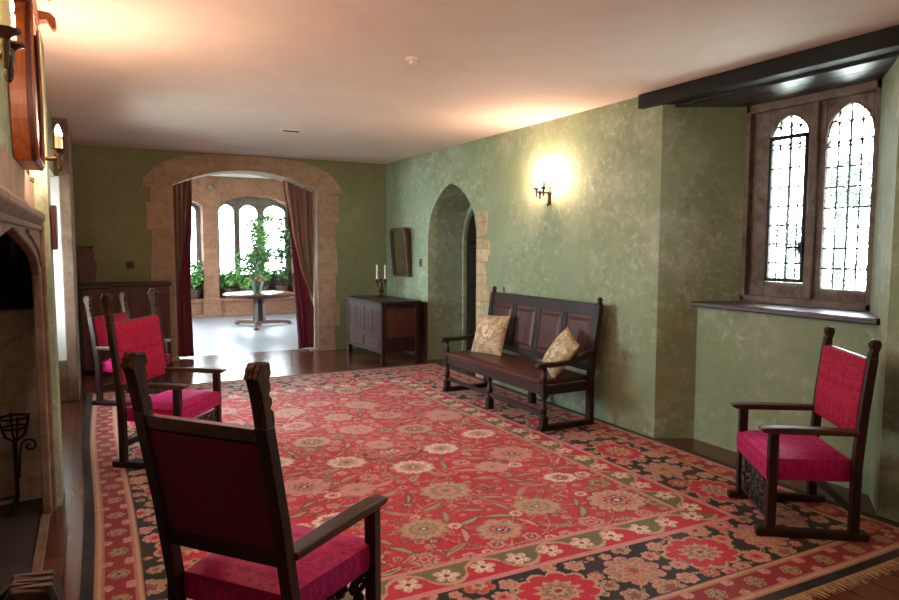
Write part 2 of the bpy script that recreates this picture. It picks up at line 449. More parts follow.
b = MB(); b.box(-.02, .01, 3.70 - O.y, 3.78 - O.y, .80, .83); b.build('hook', M['iron'], w)

# door_1 in the arched recess, with pale quoins on the near edge
b = MB()
b.prism([(8.329, 0), (7.001, 0)] + [(y, z) for y, z in arch4(7.001, 8.329, 1.69, 2.36)], 0, 4.80, 4.9)
struct(b.build('wall_recess', M['plaster'], tri=True))
b = MB(); y0, y1 = 7.10, 8.30
outer = arch4(7.005, 8.325, 1.70, 2.355); inner = arch4(7.05, 8.29, 1.68, 2.23)
n = len(outer)
for i in range(n - 1):
    q = [outer[i], outer[i + 1], inner[i + 1], inner[i]]; b.prism(q, 0, 4.61, 4.80)
b.box(4.61, 4.80, 7.005, 7.05, 0, 1.70); b.box(4.61, 4.80, 8.29, 8.325, 0, 1.70)
struct(b.build('trim_1', M['plaster'], bevel=.006, tri=True))
d = struct(empty('door_1', (4.68, 7.67, 0)))
b = MB()
ar = arch4(7.055, 8.285, 1.675, 2.225)
def dz(y):
    for (a0, z0), (a1, z1) in zip(ar, ar[1:]):
        if a0 <= y <= a1: return z0 + (z1 - z0) * (y - a0) / (a1 - a0)
    return 1.675
npl = 7
for i in range(npl):
    ya = 7.055 + 1.23 * i / npl; yc = 7.055 + 1.23 * (i + 1) / npl
    ys = [ya + .003 + (yc - ya - .006) * t / 4 for t in range(5)]
    b.prism([(yc - .003 - 7.67, .01), (ya + .003 - 7.67, .01)] + [(y - 7.67, dz(y)) for y in ys], 0, -.02, .04)
b.build('planks', M['oak_blk'], d, bevel=.003, tri=True)
for z in (.35, 1.0, 1.6):
    b = MB(); b.box(-.03, -.018, -.5, .5, z, z + .05)
    for i in range(7): b.lathe([(.012, 0), (.008, -.01), (.0, -.012)], (-.03, -.45 + i * .15, z + .025), 8, 0)
    b.build('iron_strap', M['iron'], d)
b = MB()
zz = 0
for i in range(7):
    h = .26 + R.random() * .08; wdt = .17 + R.random() * .09 + (.06 if i % 2 else 0)
    b.prism([(7.0, zz), (7.0, zz + h - .004), (7.0 - wdt + R.random() * .03, zz + h - .004 - R.random() * .03), (7.0 - wdt - R.random() * .03, zz + h * .5), (7.0 - wdt + R.random() * .03, zz + R.random() * .03)], 0, XR - .012, XR + .02)
    zz += h
    if zz > 1.98: break
struct(b.build('trim_2', M['stone_pale'], bevel=.006, tri=True))

# far wall with the wide segmental arch
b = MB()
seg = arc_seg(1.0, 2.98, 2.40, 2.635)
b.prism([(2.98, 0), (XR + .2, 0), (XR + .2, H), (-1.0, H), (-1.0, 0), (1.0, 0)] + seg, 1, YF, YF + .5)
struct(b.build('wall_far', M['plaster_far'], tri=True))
b = MB()
# flush stone dressing of the arch with toothed edges: jamb blocks then voussoirs
def jamb(xi, sgn):
    zz = 0; k = 0
    while zz < 2.38:
        h = min(.30 + R.random() * .12, 2.42 - zz); wd = .25 + (.05 if k % 2 else 0) + R.random() * .04
        if k == 0: wd = .25
        xs = sorted((xi, xi + sgn * wd)); b.box(xs[0], xs[1], YF - .012, YF + .05, zz + .002, zz + h - .002); zz += h; k += 1
jamb(1.0, -1); jamb(2.98, 1)
out = arc_seg(.62, 3.36, 2.40, 2.82)
def outz(x):
    t = (x - 1.99) / 1.37
    return 2.35 + .47 * max(0, 1 - abs(t) ** 3) ** .5
N = len(seg)
for i in range(N - 1):
    x_a, x_b = seg[i][0], seg[i + 1][0]
    def o(x): return 1.99 + (x - 1.99) * 1.36, min(H - .005, outz(1.99 + (x - 1.99) * 1.36))
    b.prism([seg[i], seg[i + 1], o(x_b), o(x_a)], 1, YF - .013, YF + .05)
b.prism([(1.0, 2.38), seg[0], o(1.0)[0:2], (.62, 2.34)], 1, YF - .013, YF + .05)
b.prism([(2.98, 2.38), seg[-1], o(2.98)[0:2], (3.36, 2.34)], 1, YF - .013, YF + .05)
# soffit and jamb lining with chamfer
for i in range(N - 1):
    b.prism([seg[i], seg[i + 1], (seg[i + 1][0], seg[i + 1][1] - .02), (seg[i][0], seg[i][1] - .02)], 1, YF - .012, YF + .5)
b.box(.99, 1.006, YF - .012, YF + .5, 0, 2.39); b.box(2.974, 2.99, YF - .012, YF + .5, 0, 2.39)
b.box(2.955, 3.24, YF - .03, YF + .02, 0, .06); b.box(.75, 1.025, YF - .03, YF + .02, 0, .06)
struct(b.build('trim_3', M['stone'], bevel=.006, tri=True))

# left wall, the fireplace in it, and the window bay on the left
b = MB()
b.box(-.9, -.285, 4.9, 5.0, 0, H); b.box(-.9, -.285, -2.2, 1.55, 0, H)
b.box(-.9, -.285, 1.55, 4.9, 1.95, H)
b.hexa([(-.29, 4.635, 0), (-.205, 4.66, 0), (-.205, 4.995, 0), (-.29, 4.999, 0)], [(-.29, 4.635, H), (-.21, 4.66, H), (-.21, 4.995, H), (-.29, 4.999, H)])
b.box(-.9, -.285, 5.0, 7.8, 2.25, H); b.box(-1.3, -.9, 5.0, 7.8, 0, .75); b.box(-1.3, -.9, 5.0, 7.8, 2.3, H); b.box(-1.3, -.9, 5.0, 5.9, .75, 2.3)
struct(b.build('wall_left', M['plaster']))
b = MB(); b.box(-.9, -.24, 7.8, 7.86, .42, 2.26)
struct(b.build('wall_reveal', M['white']))
b = MB(); b.box(-.9, -.15, 7.86, YF, 0, H); b.box(-.25, -.15, 7.79, 7.86, 0, H); b.box(-.9, -.25, 7.79, 7.86, 0, .42); b.box(-.9, -.25, 7.79, 7.86, 2.26, H)
struct(b.build('wall_pier', M['stone_plain'], bevel=.01))
w2 = struct(empty('window_2', (-.95, 6.85, .75)))
b = MB()
for y in (-.95, -.32, .22, .85): b.box(-.06, .06, y, y + .1, 0, 1.5)
b.box(-.08, .1, -.95, .95, -.03, .04); b.box(-.06, .06, -.95, .95, 1.45, 1.55)
b.build('stone_frame', M['stone_grey'], w2, bevel=.008)
b = MB(); b.box(-.002, .002, -.9, .9, .02, 1.5); b.build('glass', M['glass'], w2)
b = MB()
for i in range(11): b.tube([(0, -.88 + i * .17, .03), (0, -.88 + i * .17, 1.5)], .004, 5)
for i in range(9): b.tube([(0, -.9, .1 + i * .17), (0, .9, .1 + i * .17)], .004, 5)
b.build('leading', M['lead'], w2)

# stone fireplace surround
b = MB(); FX = -.254
fo = tudor(1.62, 4.5, 1.42, 1.66)
b.prism([(4.5, 0), (4.63, 0), (4.63, 1.70), (1.49, 1.70), (1.49, 0), (1.62, 0)] + fo, 0, FX - .045, FX)
for t in range(len(fo) - 1):
    p, q = fo[t], fo[t + 1]
    if max(p[1], q[1]) > 1.605: continue
    b.bar((FX + .004, p[0], p[1] + .05), (FX + .004, q[0], q[1] + .05), .022, .022)
b.box(FX - .01, -.232, 4.575, 4.632, 0, 1.70); b.box(FX - .01, -.232, 1.49, 1.55, 0, 1.70)
b.box(FX - .01, -.24, 1.55, 4.575, 1.67, 1.70)
struct_fire = b.build('fireplace_surround', M['stone_plain'], bevel=.008, tri=True)
tag(struct_fire, 'worn tan stone fireplace surround with a pointed arch, on the fireplace side', 'fireplace')
b = MB(); b.prism([(-.4, 1.702), (-.255, 1.702), (-.225, 1.735), (-.225, 1.765), (-.245, 1.785), (-.4, 1.785)], 1, 1.62, 4.64)
tag(b.build('mantel_shelf', M['stone_plain'], bevel=.006), 'moulded stone mantel shelf above the fireplace arch', 'mantel')
b = MB(); b.box(-.4, -.272, 1.62, 4.6, 1.787, 1.96); struct(b.build('trim_light_band', M['stone'], bevel=.004))  # tan band added where light tints the wall above the mantel
# firebox
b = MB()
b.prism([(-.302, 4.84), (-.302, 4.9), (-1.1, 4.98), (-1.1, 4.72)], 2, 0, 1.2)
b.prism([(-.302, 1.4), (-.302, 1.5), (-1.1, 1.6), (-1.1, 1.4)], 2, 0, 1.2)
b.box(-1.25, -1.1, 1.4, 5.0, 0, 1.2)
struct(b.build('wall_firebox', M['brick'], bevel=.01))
b = MB()
b.prism([(-.302, 4.84), (-.302, 4.9), (-1.1, 4.98), (-1.1, 4.72)], 2, 1.2, 1.94)
b.prism([(-.302, 1.4), (-.302, 1.5), (-1.1, 1.6), (-1.1, 1.4)], 2, 1.2, 1.94)
b.box(-1.25, -1.1, 1.4, 5.0, 1.2, 1.94); b.box(-1.2, -.302, 1.4, 5.0, 1.94, 1.949)
struct(b.build('wall_flue', M['soot']))
b = MB(); b.box(-1.1, -.285, 1.5, 4.84, .001, .012); struct(b.build('floor_hearth', M['slate']))
b = MB(); b.box(-.31, -.262, 1.2, 4.55, .001, .02); struct(b.build('trim_5', M['stone_plain'], bevel=.005))

# back wall behind the viewer
b = MB(); b.box(-1.0, 5.1, -2.4, -2.2, 0, H); struct(b.build('wall_back', M['plaster']))

# ------------------------------------------------------------------ bay room beyond the arch
BY = 15.4; BC = 3.05
b = MB()
for (xa, xb) in ((-.6, .45), (2.16, 2.47), (4.15, 5.6)):
    b.box(xa, xb, BY, BY + .7, 0, BC)
b.box(-.6, 5.6, BY, BY + .7, 0, .40)
for (xa, xb) in ((.45, 2.16), (2.47, 4.15)):
    b.prism([(xb, BC), (xa, BC)] + arc_seg(xa, xb, 2.40, 2.66), 1, BY, BY + .7)
# courses of the sill wall and a plinth
b.box(-.6, 5.6, BY - .03, BY, .33, .40); b.box(-.6, 5.6, BY - .04, BY, 0, .06)
b.box(2.13, 2.50, BY - .045, BY, 0, .42)
struct(b.build('wall_bay', M['stone_bay'], bevel=.008, tri=True))
b = MB(); b.box(-.6, -.4, 10.3, 11.2, 0, BC); b.box(-.6, -.4, 14.6, 16.1, 0, BC); b.box(-.6, -.4, 11.2, 14.6, 0, .7); b.box(-.6, -.4, 11.2, 14.6, 2.6, BC)
struct(b.build('wall_bay_left', M['stone_bay']))
b = MB(); b.box(5.4, 5.6, 10.3, 11.2, 0, BC); b.box(5.4, 5.6, 14.6, 16.1, 0, BC); b.box(5.4, 5.6, 11.2, 14.6, 0, .7); b.box(5.4, 5.6, 11.2, 14.6, 2.6, BC)
struct(b.build('wall_bay_right', M['stone_bay']))
b = MB(); b.box(-.6, 1.0, YF + .5, YF + .53, 0, BC); b.box(2.98, 5.6, YF + .5, YF + .53, 0, BC)
b.prism([(2.98, BC), (1.0, BC)] + arc_seg(1.0, 2.98, 2.40, 2.635), 1, YF + .5, YF + .53)
struct(b.build('wall_bay_inner', M['stone_bay'], tri=True))
for k, x in enumerate((-.5, 5.5)):
    wb = struct(empty('window_%d' % (3 + k), (x, 12.9, .7)))
    b = MB()
    for y in (-1.7, -1.05, -.4, .3, .95, 1.6): b.box(-.06, .06, y, y + .1, 0, 1.9)
    b.build('stone_frame', M['stone_bay'], wb)
    b = MB(); b.box(-.002, .002, -1.7, 1.7, 0, 1.9); b.build('glass', M['glass'], wb)
def bay_window(idx, lights, xa, xb):
    wb = struct(empty('window_%d' % idx, ((xa + xb) / 2, 15.9, .40))); ox = (xa + xb) / 2
    b = MB(); edges = [xa] + [e for l in lights for e in l] + [xb]
    for i in range(0, len(edges), 2): b.box(edges[i] - ox, edges[i + 1] - ox, -.06, .06, .5, 2.28)
    b.box(xa - ox, xb - ox, -.06, .08, 0, .5)
    for (a0, a1) in lights:
        b.prism([(a1 - ox, 2.28), (a0 - ox, 2.28)] + [(x - ox, z - .40) for x, z in cusped(a0, a1, 2.31, 2.47)], 1, -.06, .06)
        b.box(a0 - ox, a1 - ox, -.02, .02, 1.785, 1.805)
    b.build('stone_frame', M['stone_grey'], wb, bevel=.006, tri=True)
    for (a0, a1) in lights:
        g = MB(); g.prism([(a0 - ox, .5)] + [(x - ox, z - .40) for x, z in cusped(a0, a1, 2.31, 2.47)] + [(a1 - ox, .5)], 1, .02, .024)
        go = g.build('glass', M['glass'], wb, tri=True)
        l = MB()
        for i in range(1, 4):
            x = a0 + (a1 - a0) * i / 4 - ox; l.tube([(x, .02, .5), (x, .02, 1.98)], .003, 5)
        for i in range(9): l.tube([(a0 - ox, .02, .62 + i * .15), (a1 - ox, .02, .62 + i * .15)], .003, 5)
        l.build('leading', M['lead'], go)
bay_window(5, [(2.57, 2.90), (3.02, 3.42), (3.56, 4.05)], 2.47, 4.15)
bay_window(6, [(.55, .95), (1.08, 1.50), (1.62, 2.08)], .45, 2.16)
b = MB(); b.lathe([(.07, 0), (.08, -.03), (.06, -.07), (.0, -.08)], (2.33, BY, 2.80), 14, 1)
tag(b.build('wall_boss', M['stone_plain'], smooth=True), 'small dark round boss high on the stone pier between the bay windows', 'boss')

# ------------------------------------------------------------------ curtains
def cloth(cols, rows, fn):
    """fn(u, v) -> point"""
    m = MB(); vs = [fn(i / cols, j / rows) for j in range(rows + 1) for i in range(cols + 1)]
    fs = [(j * (cols + 1) + i, j * (cols + 1) + i + 1, (j + 1) * (cols + 1) + i + 1, (j + 1) * (cols + 1) + i) for j in range(rows) for i in range(cols)]
    m.add(vs, fs); return m
def thick(o, t=.006):
    s = o.modifiers.new('thick', 'SOLIDIFY'); s.thickness = t; s.offset = 0; return o
def archz(x):
    w = .99; h = .235; r = (w * w + h * h) / 2 / h; t = x - 1.99
    return 2.635 - r + math.sqrt(max(0, r * r - t * t)) - .03
CY = 10.06
def lerp_path(pts, v):
    for (v0, x0), (v1, x1) in zip(pts, pts[1:]):
        if v <= v1: 
            t = (v - v0) / (v1 - v0); t = t * t * (3 - 2 * t) * .4 + t * .6
            return x0 + (x1 - x0) * t
    return pts[-1][1]
# right curtain: brown lining pleats drawn aside, maroon face sweeping down to the jamb
rc = tag(empty('curtain', (2.85, CY, 0)), 'brown lined curtain with swept maroon velvet edge at the right jamb of the arch', 'curtain', None)
edge_tr = [(0, 2.555), (.3, 2.65), (.5, 2.76), (.65, 2.88), (.76, 2.985), (1, 2.99)]
def f_lin(u, v):
    x0 = lerp_path(edge_tr, v * .78); x = x0 + (2.976 - x0) * u
    x = min(x, 2.976)
    zt = archz(x); z = zt + (.66 - zt) * v
    return (x - 2.85, .035 * math.sin(u * 31) * (1 - .35 * v) + .015 * math.sin(u * 13 + 1) + .02, z)
thick(cloth(90, 40, f_lin).build('lining', M['lining'], rc, smooth=True))
edge_l = [(0, 2.555), (.2, 2.60), (.36, 2.64), (.55, 2.665), (.75, 2.69), (1, 2.715)]
edge_r = [(0, 2.565), (.3, 2.66), (.5, 2.77), (.65, 2.89), (.76, 2.96), (1, 2.955)]
def f_vel(u, v):
    a0, a1 = lerp_path(edge_l, v), lerp_path(edge_r, v); x = a0 + (a1 - a0) * u
    zt = archz(a0); z = zt + (.03 - zt) * v
    wv = min(1, (a1 - a0) / .25)
    return (x - 2.85, -.05 - .05 * v * (1 - u) + wv * (.022 * math.sin(u * 9 + v * 3) + .012 * math.sin(u * 21 - v * 4)), z)
thick(cloth(50, 50, f_vel).build('velvet_face', M['velvet'], rc, smooth=True))
b = MB(); b.tube([(lerp_path(edge_r, t / 24) - 2.85, -.075, archz(2.6) + (.03 - archz(2.6)) * t / 24) for t in range(20)], .008, 6)
lab(b.build('trim_cord', M['trim'], rc, smooth=True), 'pale gold edging cord')
lc = tag(empty('curtain', (1.12, CY, 0)), 'maroon and brown pleated curtain hanging at the left jamb of the arch', 'curtain')
ledge = [(0, 1.275), (.25, 1.255), (.4, 1.235), (.6, 1.215), (1, 1.235)]
def f_l1(u, v):
    x1 = lerp_path(ledge, v) - .06 * v; x = 1.022 + (x1 - 1.022) * u
    zt = archz(x); z = zt + (.02 - zt) * v
    return (x - 1.12, .03 * math.sin(u * 24) + .01 * math.sin(u * 9 + 2), z)
thick(cloth(60, 30, f_l1).build('lining', M['lining'], lc, smooth=True))
def f_l2(u, v):
    x1 = lerp_path(ledge, v); x0 = x1 - .012 - .19 * min(1, max(0, v - .08) / .75)
    x0 = max(x0, 1.022); x = x0 + (x1 - x0) * u
    zt = archz(x1); z = zt + (.02 - zt) * v
    return (x - 1.12, -.06 + .018 * math.sin(u * 10) * min(1, v * 2), z)
thick(cloth(40, 30, f_l2).build('velvet_face', M['velvet'], lc, smooth=True))

# ------------------------------------------------------------------ rug
class Paint:
    def __init__(s, W, L, res):
        s.res = res; s.nx = int(round(W / res)) + 1; s.ny = int(round(L / res)) + 1
        s.W, s.L = W, L
        s.c = np.zeros((s.ny, s.nx), np.int16)
        s.x = np.linspace(0, W, s.nx); s.y = np.linspace(0, L, s.ny)
        s.mask = None
    def win(s, cx, cy, r):
        i0, i1 = max(0, int((cx - r) / s.res)), min(s.nx, int((cx + r) / s.res) + 2)
        j0, j1 = max(0, int((cy - r) / s.res)), min(s.ny, int((cy + r) / s.res) + 2)
        if i0 >= i1 or j0 >= j1: return None
        X, Y = np.meshgrid(s.x[i0:i1] - cx, s.y[j0:j1] - cy)
        return slice(j0, j1), slice(i0, i1), X, Y
    def put(s, j, i, m, col):
        if s.mask is not None: m = m & s.mask[j, i]
        s.c[j, i][m] = col
    def rosette(s, cx, cy, Rr, n, cols, rot=0, sx=1, sharp=.2):
        w = s.win(cx, cy, Rr * 1.25)
        if w is None: return
        j, i, X, Y = w; ct, st = math.cos(rot), math.sin(rot)
        U = (X * ct + Y * st) / sx; V = -X * st + Y * ct
        r = np.hypot(U, V) / Rr; t = np.arctan2(V, U)
        e = 1 - 1.5 * sharp + 1.5 * sharp * np.abs(np.cos(n * t / 2)) ** .55
        lo = cols[0]
        s.put(j, i, r < e, lo)
        s.put(j, i, r < e - max(.1, .9 * s.res / Rr), cols[1])
        s.put(j, i, r < .58 * e + .03, cols[2])
        s.put(j, i, r < .46 + .1 * np.cos(n * t), cols[3])
        s.put(j, i, r < .2, cols[4])
        m = (np.abs(np.sin(n * t / 2)) < .18) & (r > .6) & (r < e - .12)
        if Rr > .055: s.put(j, i, m, cols[2])
    def leaf(s, cx, cy, l, wd, rot, col, out):
        w = s.win(cx, cy, l)
        if w is None: return
        j, i, X, Y = w; ct, st = math.cos(rot), math.sin(rot)
        U = (X * ct + Y * st) / l; V = (-X * st + Y * ct) / wd
        V = V - .8 * (U ** 2) * (1 if math.sin(rot * 7) > 0 else -1)
        e = np.clip(1 - U ** 2, 0, 1)
        s.put(j, i, np.abs(V) < e, out); s.put(j, i, np.abs(V) < e - .35, col)
    def vine(s, pts, wd, col):
        for k in range(len(pts) - 1):
            (xa, ya), (xb, yb_) = pts[k], pts[k + 1]
            n = max(1, int(math.hypot(xb - xa, yb_ - ya) / s.res))
            for q in range(n):
                x = xa + (xb - xa) * q / n; y = ya + (yb_ - ya) * q / n
                i, j = int(x / s.res), int(y / s.res); k2 = max(1, int(wd / s.res))
                sl = (slice(max(0, j), j + k2), slice(max(0, i), i + k2))
                if s.mask is None: s.c[sl] = col
                else: s.c[sl][s.mask[sl]] = col
PAL = ['#8a1a2c', '#101319', '#bf1c3c', '#bd9c82', '#dfcfba', '#6b6746', '#cb8788', '#bb4f33', '#1f2b47', '#ab7a66', '#d14f5d', '#8a8460']
RED_D, NAVY, RED, TAN, CREAM, OLIVE, PINK, ORANGE, BLUE, BROWN, ROSE, SAGE = range(12)

RX0, RX1, RY0, RY1 = -.10, 4.05, 1.90, 8.06
def make_rug():
    rr = random.Random(11); W, L = RX1 - RX0, RY1 - RY0
    P = Paint(W, L, .0075)
    X, Y = np.meshgrid(P.x, P.y)
    # distance in from the nearest edge and a coordinate along that edge
    dl, dr, db, dt = X, W - X, Y, L - Y
    d = np.minimum(np.minimum(dl, dr), np.minimum(db, dt))
    along = np.where(np.minimum(dl, dr) < np.minimum(db, dt), Y, X)
    C = P.c
    C[:] = RED
    C[d < .055] = NAVY
    g0, g1, m1, i1 = .055, .27, .74, .99
    C[(d >= g0) & (d < g0 + .045)] = BROWN
    C[(d >= g0 + .015) & (d < g0 + .03)] = TAN
    C[(d >= g0 + .045) & (d < g1 - .04)] = RED_D
    C[(d >= g1 - .04) & (d < g1)] = BROWN
    C[(d >= g1 - .028) & (d < g1 - .014)] = TAN
    C[(d >= g1) & (d < m1)] = NAVY
    C[(d >= m1 - .005) & (d < m1 + .03)] = PINK
    q = (d - m1 - .03) / (i1 - m1 - .06)
    wave = .5 + .42 * np.sign(np.sin(2 * PI * along / .42)) * np.abs(np.sin(2 * PI * along / .42)) ** .6
    inn = (d >= m1 + .03) & (d < i1 - .03)
    C[inn] = OLIVE
    C[inn & (q < wave)] = RED
    C[inn & (np.abs(q - wave) < .07)] = TAN
    C[(d >= i1 - .03) & (d < i1)] = PINK
    field = d >= i1
    C[field] = RED
    def ring_pos(dist, step, off=0):
        out = []
        a, bb = W - 2 * dist, L - 2 * dist
        nx_, ny_ = max(1, round(a / step)), max(1, round(bb / step))
        for k in range(nx_ ): out += [(dist + a * (k + off) / nx_, dist, 0), (dist + a * (k + 1 - off) / nx_, L - dist, 0)]
        for k in range(ny_): out += [(dist, dist + bb * (k + 1 - off) / ny_, 1), (W - dist, dist + bb * (k + off) / ny_, 1)]
        return out
    # inner border flowers
    for k, (x, y, s) in enumerate(ring_pos((m1 + i1) / 2, .21, .5)):
        P.rosette(x, y, .07, 5, (TAN, CREAM, PINK, CREAM, RED_D), rr.random() * 6, sharp=.45)
    # guard border: tan cartouches alternating with small dark-green sprays
    for k, (x, y, s) in enumerate(ring_pos((g0 + g1) / 2, .26, .5)):
        w_, h_ = (.075, .055) if s else (.055, .075)
        win = P.win(x, y, .13); 
        if win is None: continue
        j, i, A, B = win
        e = (np.abs(A) / (w_ * 1.1)) ** 3 + (np.abs(B) / (h_ * 1.1)) ** 3
        if k % 2: P.put(j, i, e < 1, ORANGE); P.rosette(x, y, .045, 6, (TAN, BROWN, TAN, ORANGE, RED_D))
        else:
            P.rosette(x, y, .05, 6, (TAN, OLIVE, TAN, SAGE, RED_D))
        for q_ in range(2):
            sgn = q_ * 2 - 1
            P.rosette(x + (0.05 if s else sgn * .12), y + (sgn * .12 if s else .05), .026, 5, (PINK, TAN, TAN, PINK, OLIVE))
            P.rosette(x - (0.05 if s else -sgn * .13), y + (sgn * .13 if s else -.05), .026, 5, (TAN, OLIVE, TAN, PINK, RED_D))
    # main border
    mb = (d >= g1 + .002) & (d < m1 - .008); P.mask = mb; mid = (g1 + m1) / 2
    occ = np.zeros((P.ny // 2 + 2, P.nx // 2 + 2), bool); orz = P.res * 2
    def claim(x, y, r):
        i, j, k = int(x / orz), int(y / orz), int(r / orz) + 1
        i0, j0 = max(0, i - k), max(0, j - k)
        sub = occ[j0:j + k + 1, i0:i + k + 1]
        yy, xx = np.ogrid[j0:j0 + sub.shape[0], i0:i0 + sub.shape[1]]
        sub |= (xx * orz - x) ** 2 + (yy * orz - y) ** 2 < r * r
    def free(x, y, r, k=1.0):
        r *= k
        for q_ in range(9):
            dx, dy = (0, 0) if q_ == 8 else (r * math.cos(q_ * PI / 4), r * math.sin(q_ * PI / 4))
            j, i = int((y + dy) / orz), int((x + dx) / orz)
            if 0 <= j < occ.shape[0] and 0 <= i < occ.shape[1] and occ[j, i]: return False
        return True
    for k, (x, y, s) in enumerate(ring_pos(mid, .46, .25)):
        if k % 2 == 0 or True:
            big = (round((y if s else x) / .46) % 2 == 0)
            if big:
                P.rosette(x, y, .18, 11, (TAN, RED, RED, TAN, OLIVE), rot=(PI / 2 if s else 0), sx=1.25, sharp=.13)
                P.rosette(x, y, .085, 8, (TAN, BROWN, OLIVE, TAN, RED_D), sx=1.15 if not s else .9)
                claim(x, y, .17)
            else:
                P.rosette(x, y, .15, 9, (PINK, BROWN, TAN, BROWN, RED_D), sharp=.2); P.rosette(x, y, .06, 6, (TAN, ROSE, TAN, OLIVE, RED))
                claim(x, y, .13)
    for t in range(40000):
        x, y = rr.random() * W, rr.random() * L
        e = min(x, W - x, y, L - y)
        if not (g1 + .015 < e < m1 - .02): continue
        r = rr.choice((.085, .075, .065, .055)) if t < 9000 else (rr.choice((.05, .042, .035)) if t < 22000 else rr.choice((.03, .024, .019)))
        if free(x, y, r, 1.0):
            claim(x, y, r + rr.uniform(.004, .016))
            cols = rr.choice(((TAN, PINK, TAN, ROSE, RED_D), (TAN, BROWN, TAN, OLIVE, RED), (PINK, TAN, RED, TAN, BROWN), (BROWN, ORANGE, RED, TAN, OLIVE), (TAN, ROSE, PINK, TAN, RED_D), (BROWN, TAN, BROWN, PINK, RED_D)))
            P.rosette(x, y, r, rr.choice((5, 6, 7, 8)), cols, rr.random() * 6, sharp=.2)
            if r > .04: P.leaf(x + r * 1.1, y + r * .4, .04, .01, rr.random() * 6, rr.choice((OLIVE, BLUE, SAGE)), TAN)
    # field: mirrored left to right
    P.mask = field
    occ[:] = False
    cx = W / 2
    def both(fn, x, *a, **k):
        fn(x, *a, **k)
        if abs(W - 2 * x) > .02: fn(W - x, *a, **k)
    # vines
    for k in range(90):
        x = rr.uniform(i1, cx); y = rr.uniform(i1, L - i1); ang = rr.random() * 6.3; cur = rr.uniform(-2.6, 2.6); p = [(x, y)]
        for q_ in range(40):
            x += math.cos(ang) * .03; y += math.sin(ang) * .03; ang += cur * .03 * 1.6; p.append((x, y))
        P.vine(p, .009, rr.choice((RED_D, TAN, BROWN))); P.vine([(W - a_, c_) for a_, c_ in p], .009, rr.choice((RED_D, TAN)))
    pal_big = ((BROWN, TAN, BROWN, TAN, RED_D), (TAN, PINK, BROWN, TAN, BLUE), (BROWN, PINK, TAN, PINK, RED_D), (BROWN, TAN, SAGE, BROWN, RED), (TAN, CREAM, PINK, TAN, NAVY), (PINK, CREAM, TAN, CREAM, RED_D), (RED_D, TAN, BROWN, PINK, RED_D))
    rows = 7; 
    for r_ in range(rows):
        for c_ in range(3):
            y = i1 + .2 + (L - 2 * i1 - .4) * (r_ + (.5 if c_ % 2 else 0)) / (rows - .5) + rr.uniform(-.12, .12)
            x = i1 + .22 + (cx - i1 - .22) * c_ / 2 + (rr.uniform(-.10, .08) if c_ < 2 else 0)
            if y > L - i1 - .1: continue
            rad = rr.uniform(.12, .2); n = rr.choice((7, 9, 11, 13)); cols = rr.choice(pal_big); rot = rr.random() * 3; sx = rr.uniform(.8, 1.3)
            both(lambda xx: P.rosette(xx, y, rad, n, cols, rot if xx < cx else PI - rot, sx, .16), x)
            c2 = rr.choice(((BROWN, PINK, TAN, BROWN, OLIVE), (NAVY, ROSE, TAN, BLUE, CREAM), (TAN, BROWN, TAN, OLIVE, CREAM)))
            both(lambda xx: P.rosette(xx, y, rad * .42, 7, c2, rot, 1.1, .2), x)
            claim(x, y, rad * .92); claim(W - x, y, rad * .92)
    for t in range(30000):
        x, y = rr.uniform(i1, cx), rr.uniform(i1, L - i1)
        if t < 260:
            if free(x, y, .075, .8):
                rot = rr.random() * 6; l = rr.uniform(.09, .13); wd = rr.uniform(.022, .034); col = rr.choice((TAN, OLIVE, BROWN, PINK, SAGE)); ot = rr.choice((BROWN, RED_D, RED_D, OLIVE))
                both(lambda xx: P.leaf(xx, y, l, wd, rot if xx < cx else PI - rot, col, ot), x)
                both(lambda xx: P.leaf(xx, y, l * .7, wd * .4, rot if xx < cx else PI - rot, TAN if col != TAN else OLIVE, col), x)
                claim(x, y, .07); claim(W - x, y, .07)
            continue
        r = rr.choice((.085, .07, .06)) if t < 2000 else (rr.choice((.052, .044, .036)) if t < 12000 else rr.choice((.03, .024, .018)))
        if free(x, y, r):
            cols = rr.choice(((TAN, PINK, RED, TAN, NAVY), (BROWN, TAN, RED_D, PINK, RED), (NAVY, BROWN, RED_D, TAN, RED), (OLIVE, SAGE, TAN, OLIVE, RED), (BROWN, PINK, BROWN, ROSE, RED_D), (RED_D, PINK, TAN, RED_D, TAN), (BROWN, ROSE, TAN, OLIVE, RED), (RED_D, ROSE, BROWN, PINK, NAVY), (TAN, CREAM, RED, TAN, NAVY)))
            n = rr.choice((5, 6, 7, 8)); rot = rr.random() * 6
            both(lambda xx: P.rosette(xx, y, r, n, cols, rot, 1, .18), x)
            g = rr.uniform(.004, .022)
            claim(x, y, r + g); claim(W - x, y, r + g)
    for t in range(9000):
        x, y = rr.uniform(i1, cx), rr.uniform(i1, L - i1)
        if free(x, y, .012, 1.0):
            rot = rr.random() * 6; l = rr.uniform(.025, .07); wd = rr.uniform(.007, .014); col = rr.choice((OLIVE, SAGE, TAN, BLUE, BROWN, PINK, ROSE)); ot = rr.choice((NAVY, RED_D, RED_D, RED_D))
            both(lambda xx: P.leaf(xx, y, l, wd, rot if xx < cx else PI - rot, col, ot), x)
            claim(x, y, .02)
    P.mask = None
    # mesh
    pal = np.array([rgb(h) for h in PAL], np.float32)
    cols = pal[P.c.ravel()]
    rs = np.random.RandomState(3)
    cols[:, :3] *= (1 + rs.normal(0, .10, (cols.shape[0], 1))).clip(.6, 1.4)
    nx, ny = P.nx, P.ny
    co = np.zeros((ny, nx, 3), np.float32); co[..., 0] = P.x[None] + RX0; co[..., 1] = P.y[:, None] + RY0
    # the weave is not quite straight: gentle wander of the edges
    co[..., 0] += .012 * np.sin(co[..., 1] * 1.7 + .6); co[..., 1] += .02 * np.sin(co[..., 0] * 1.3 + .3)
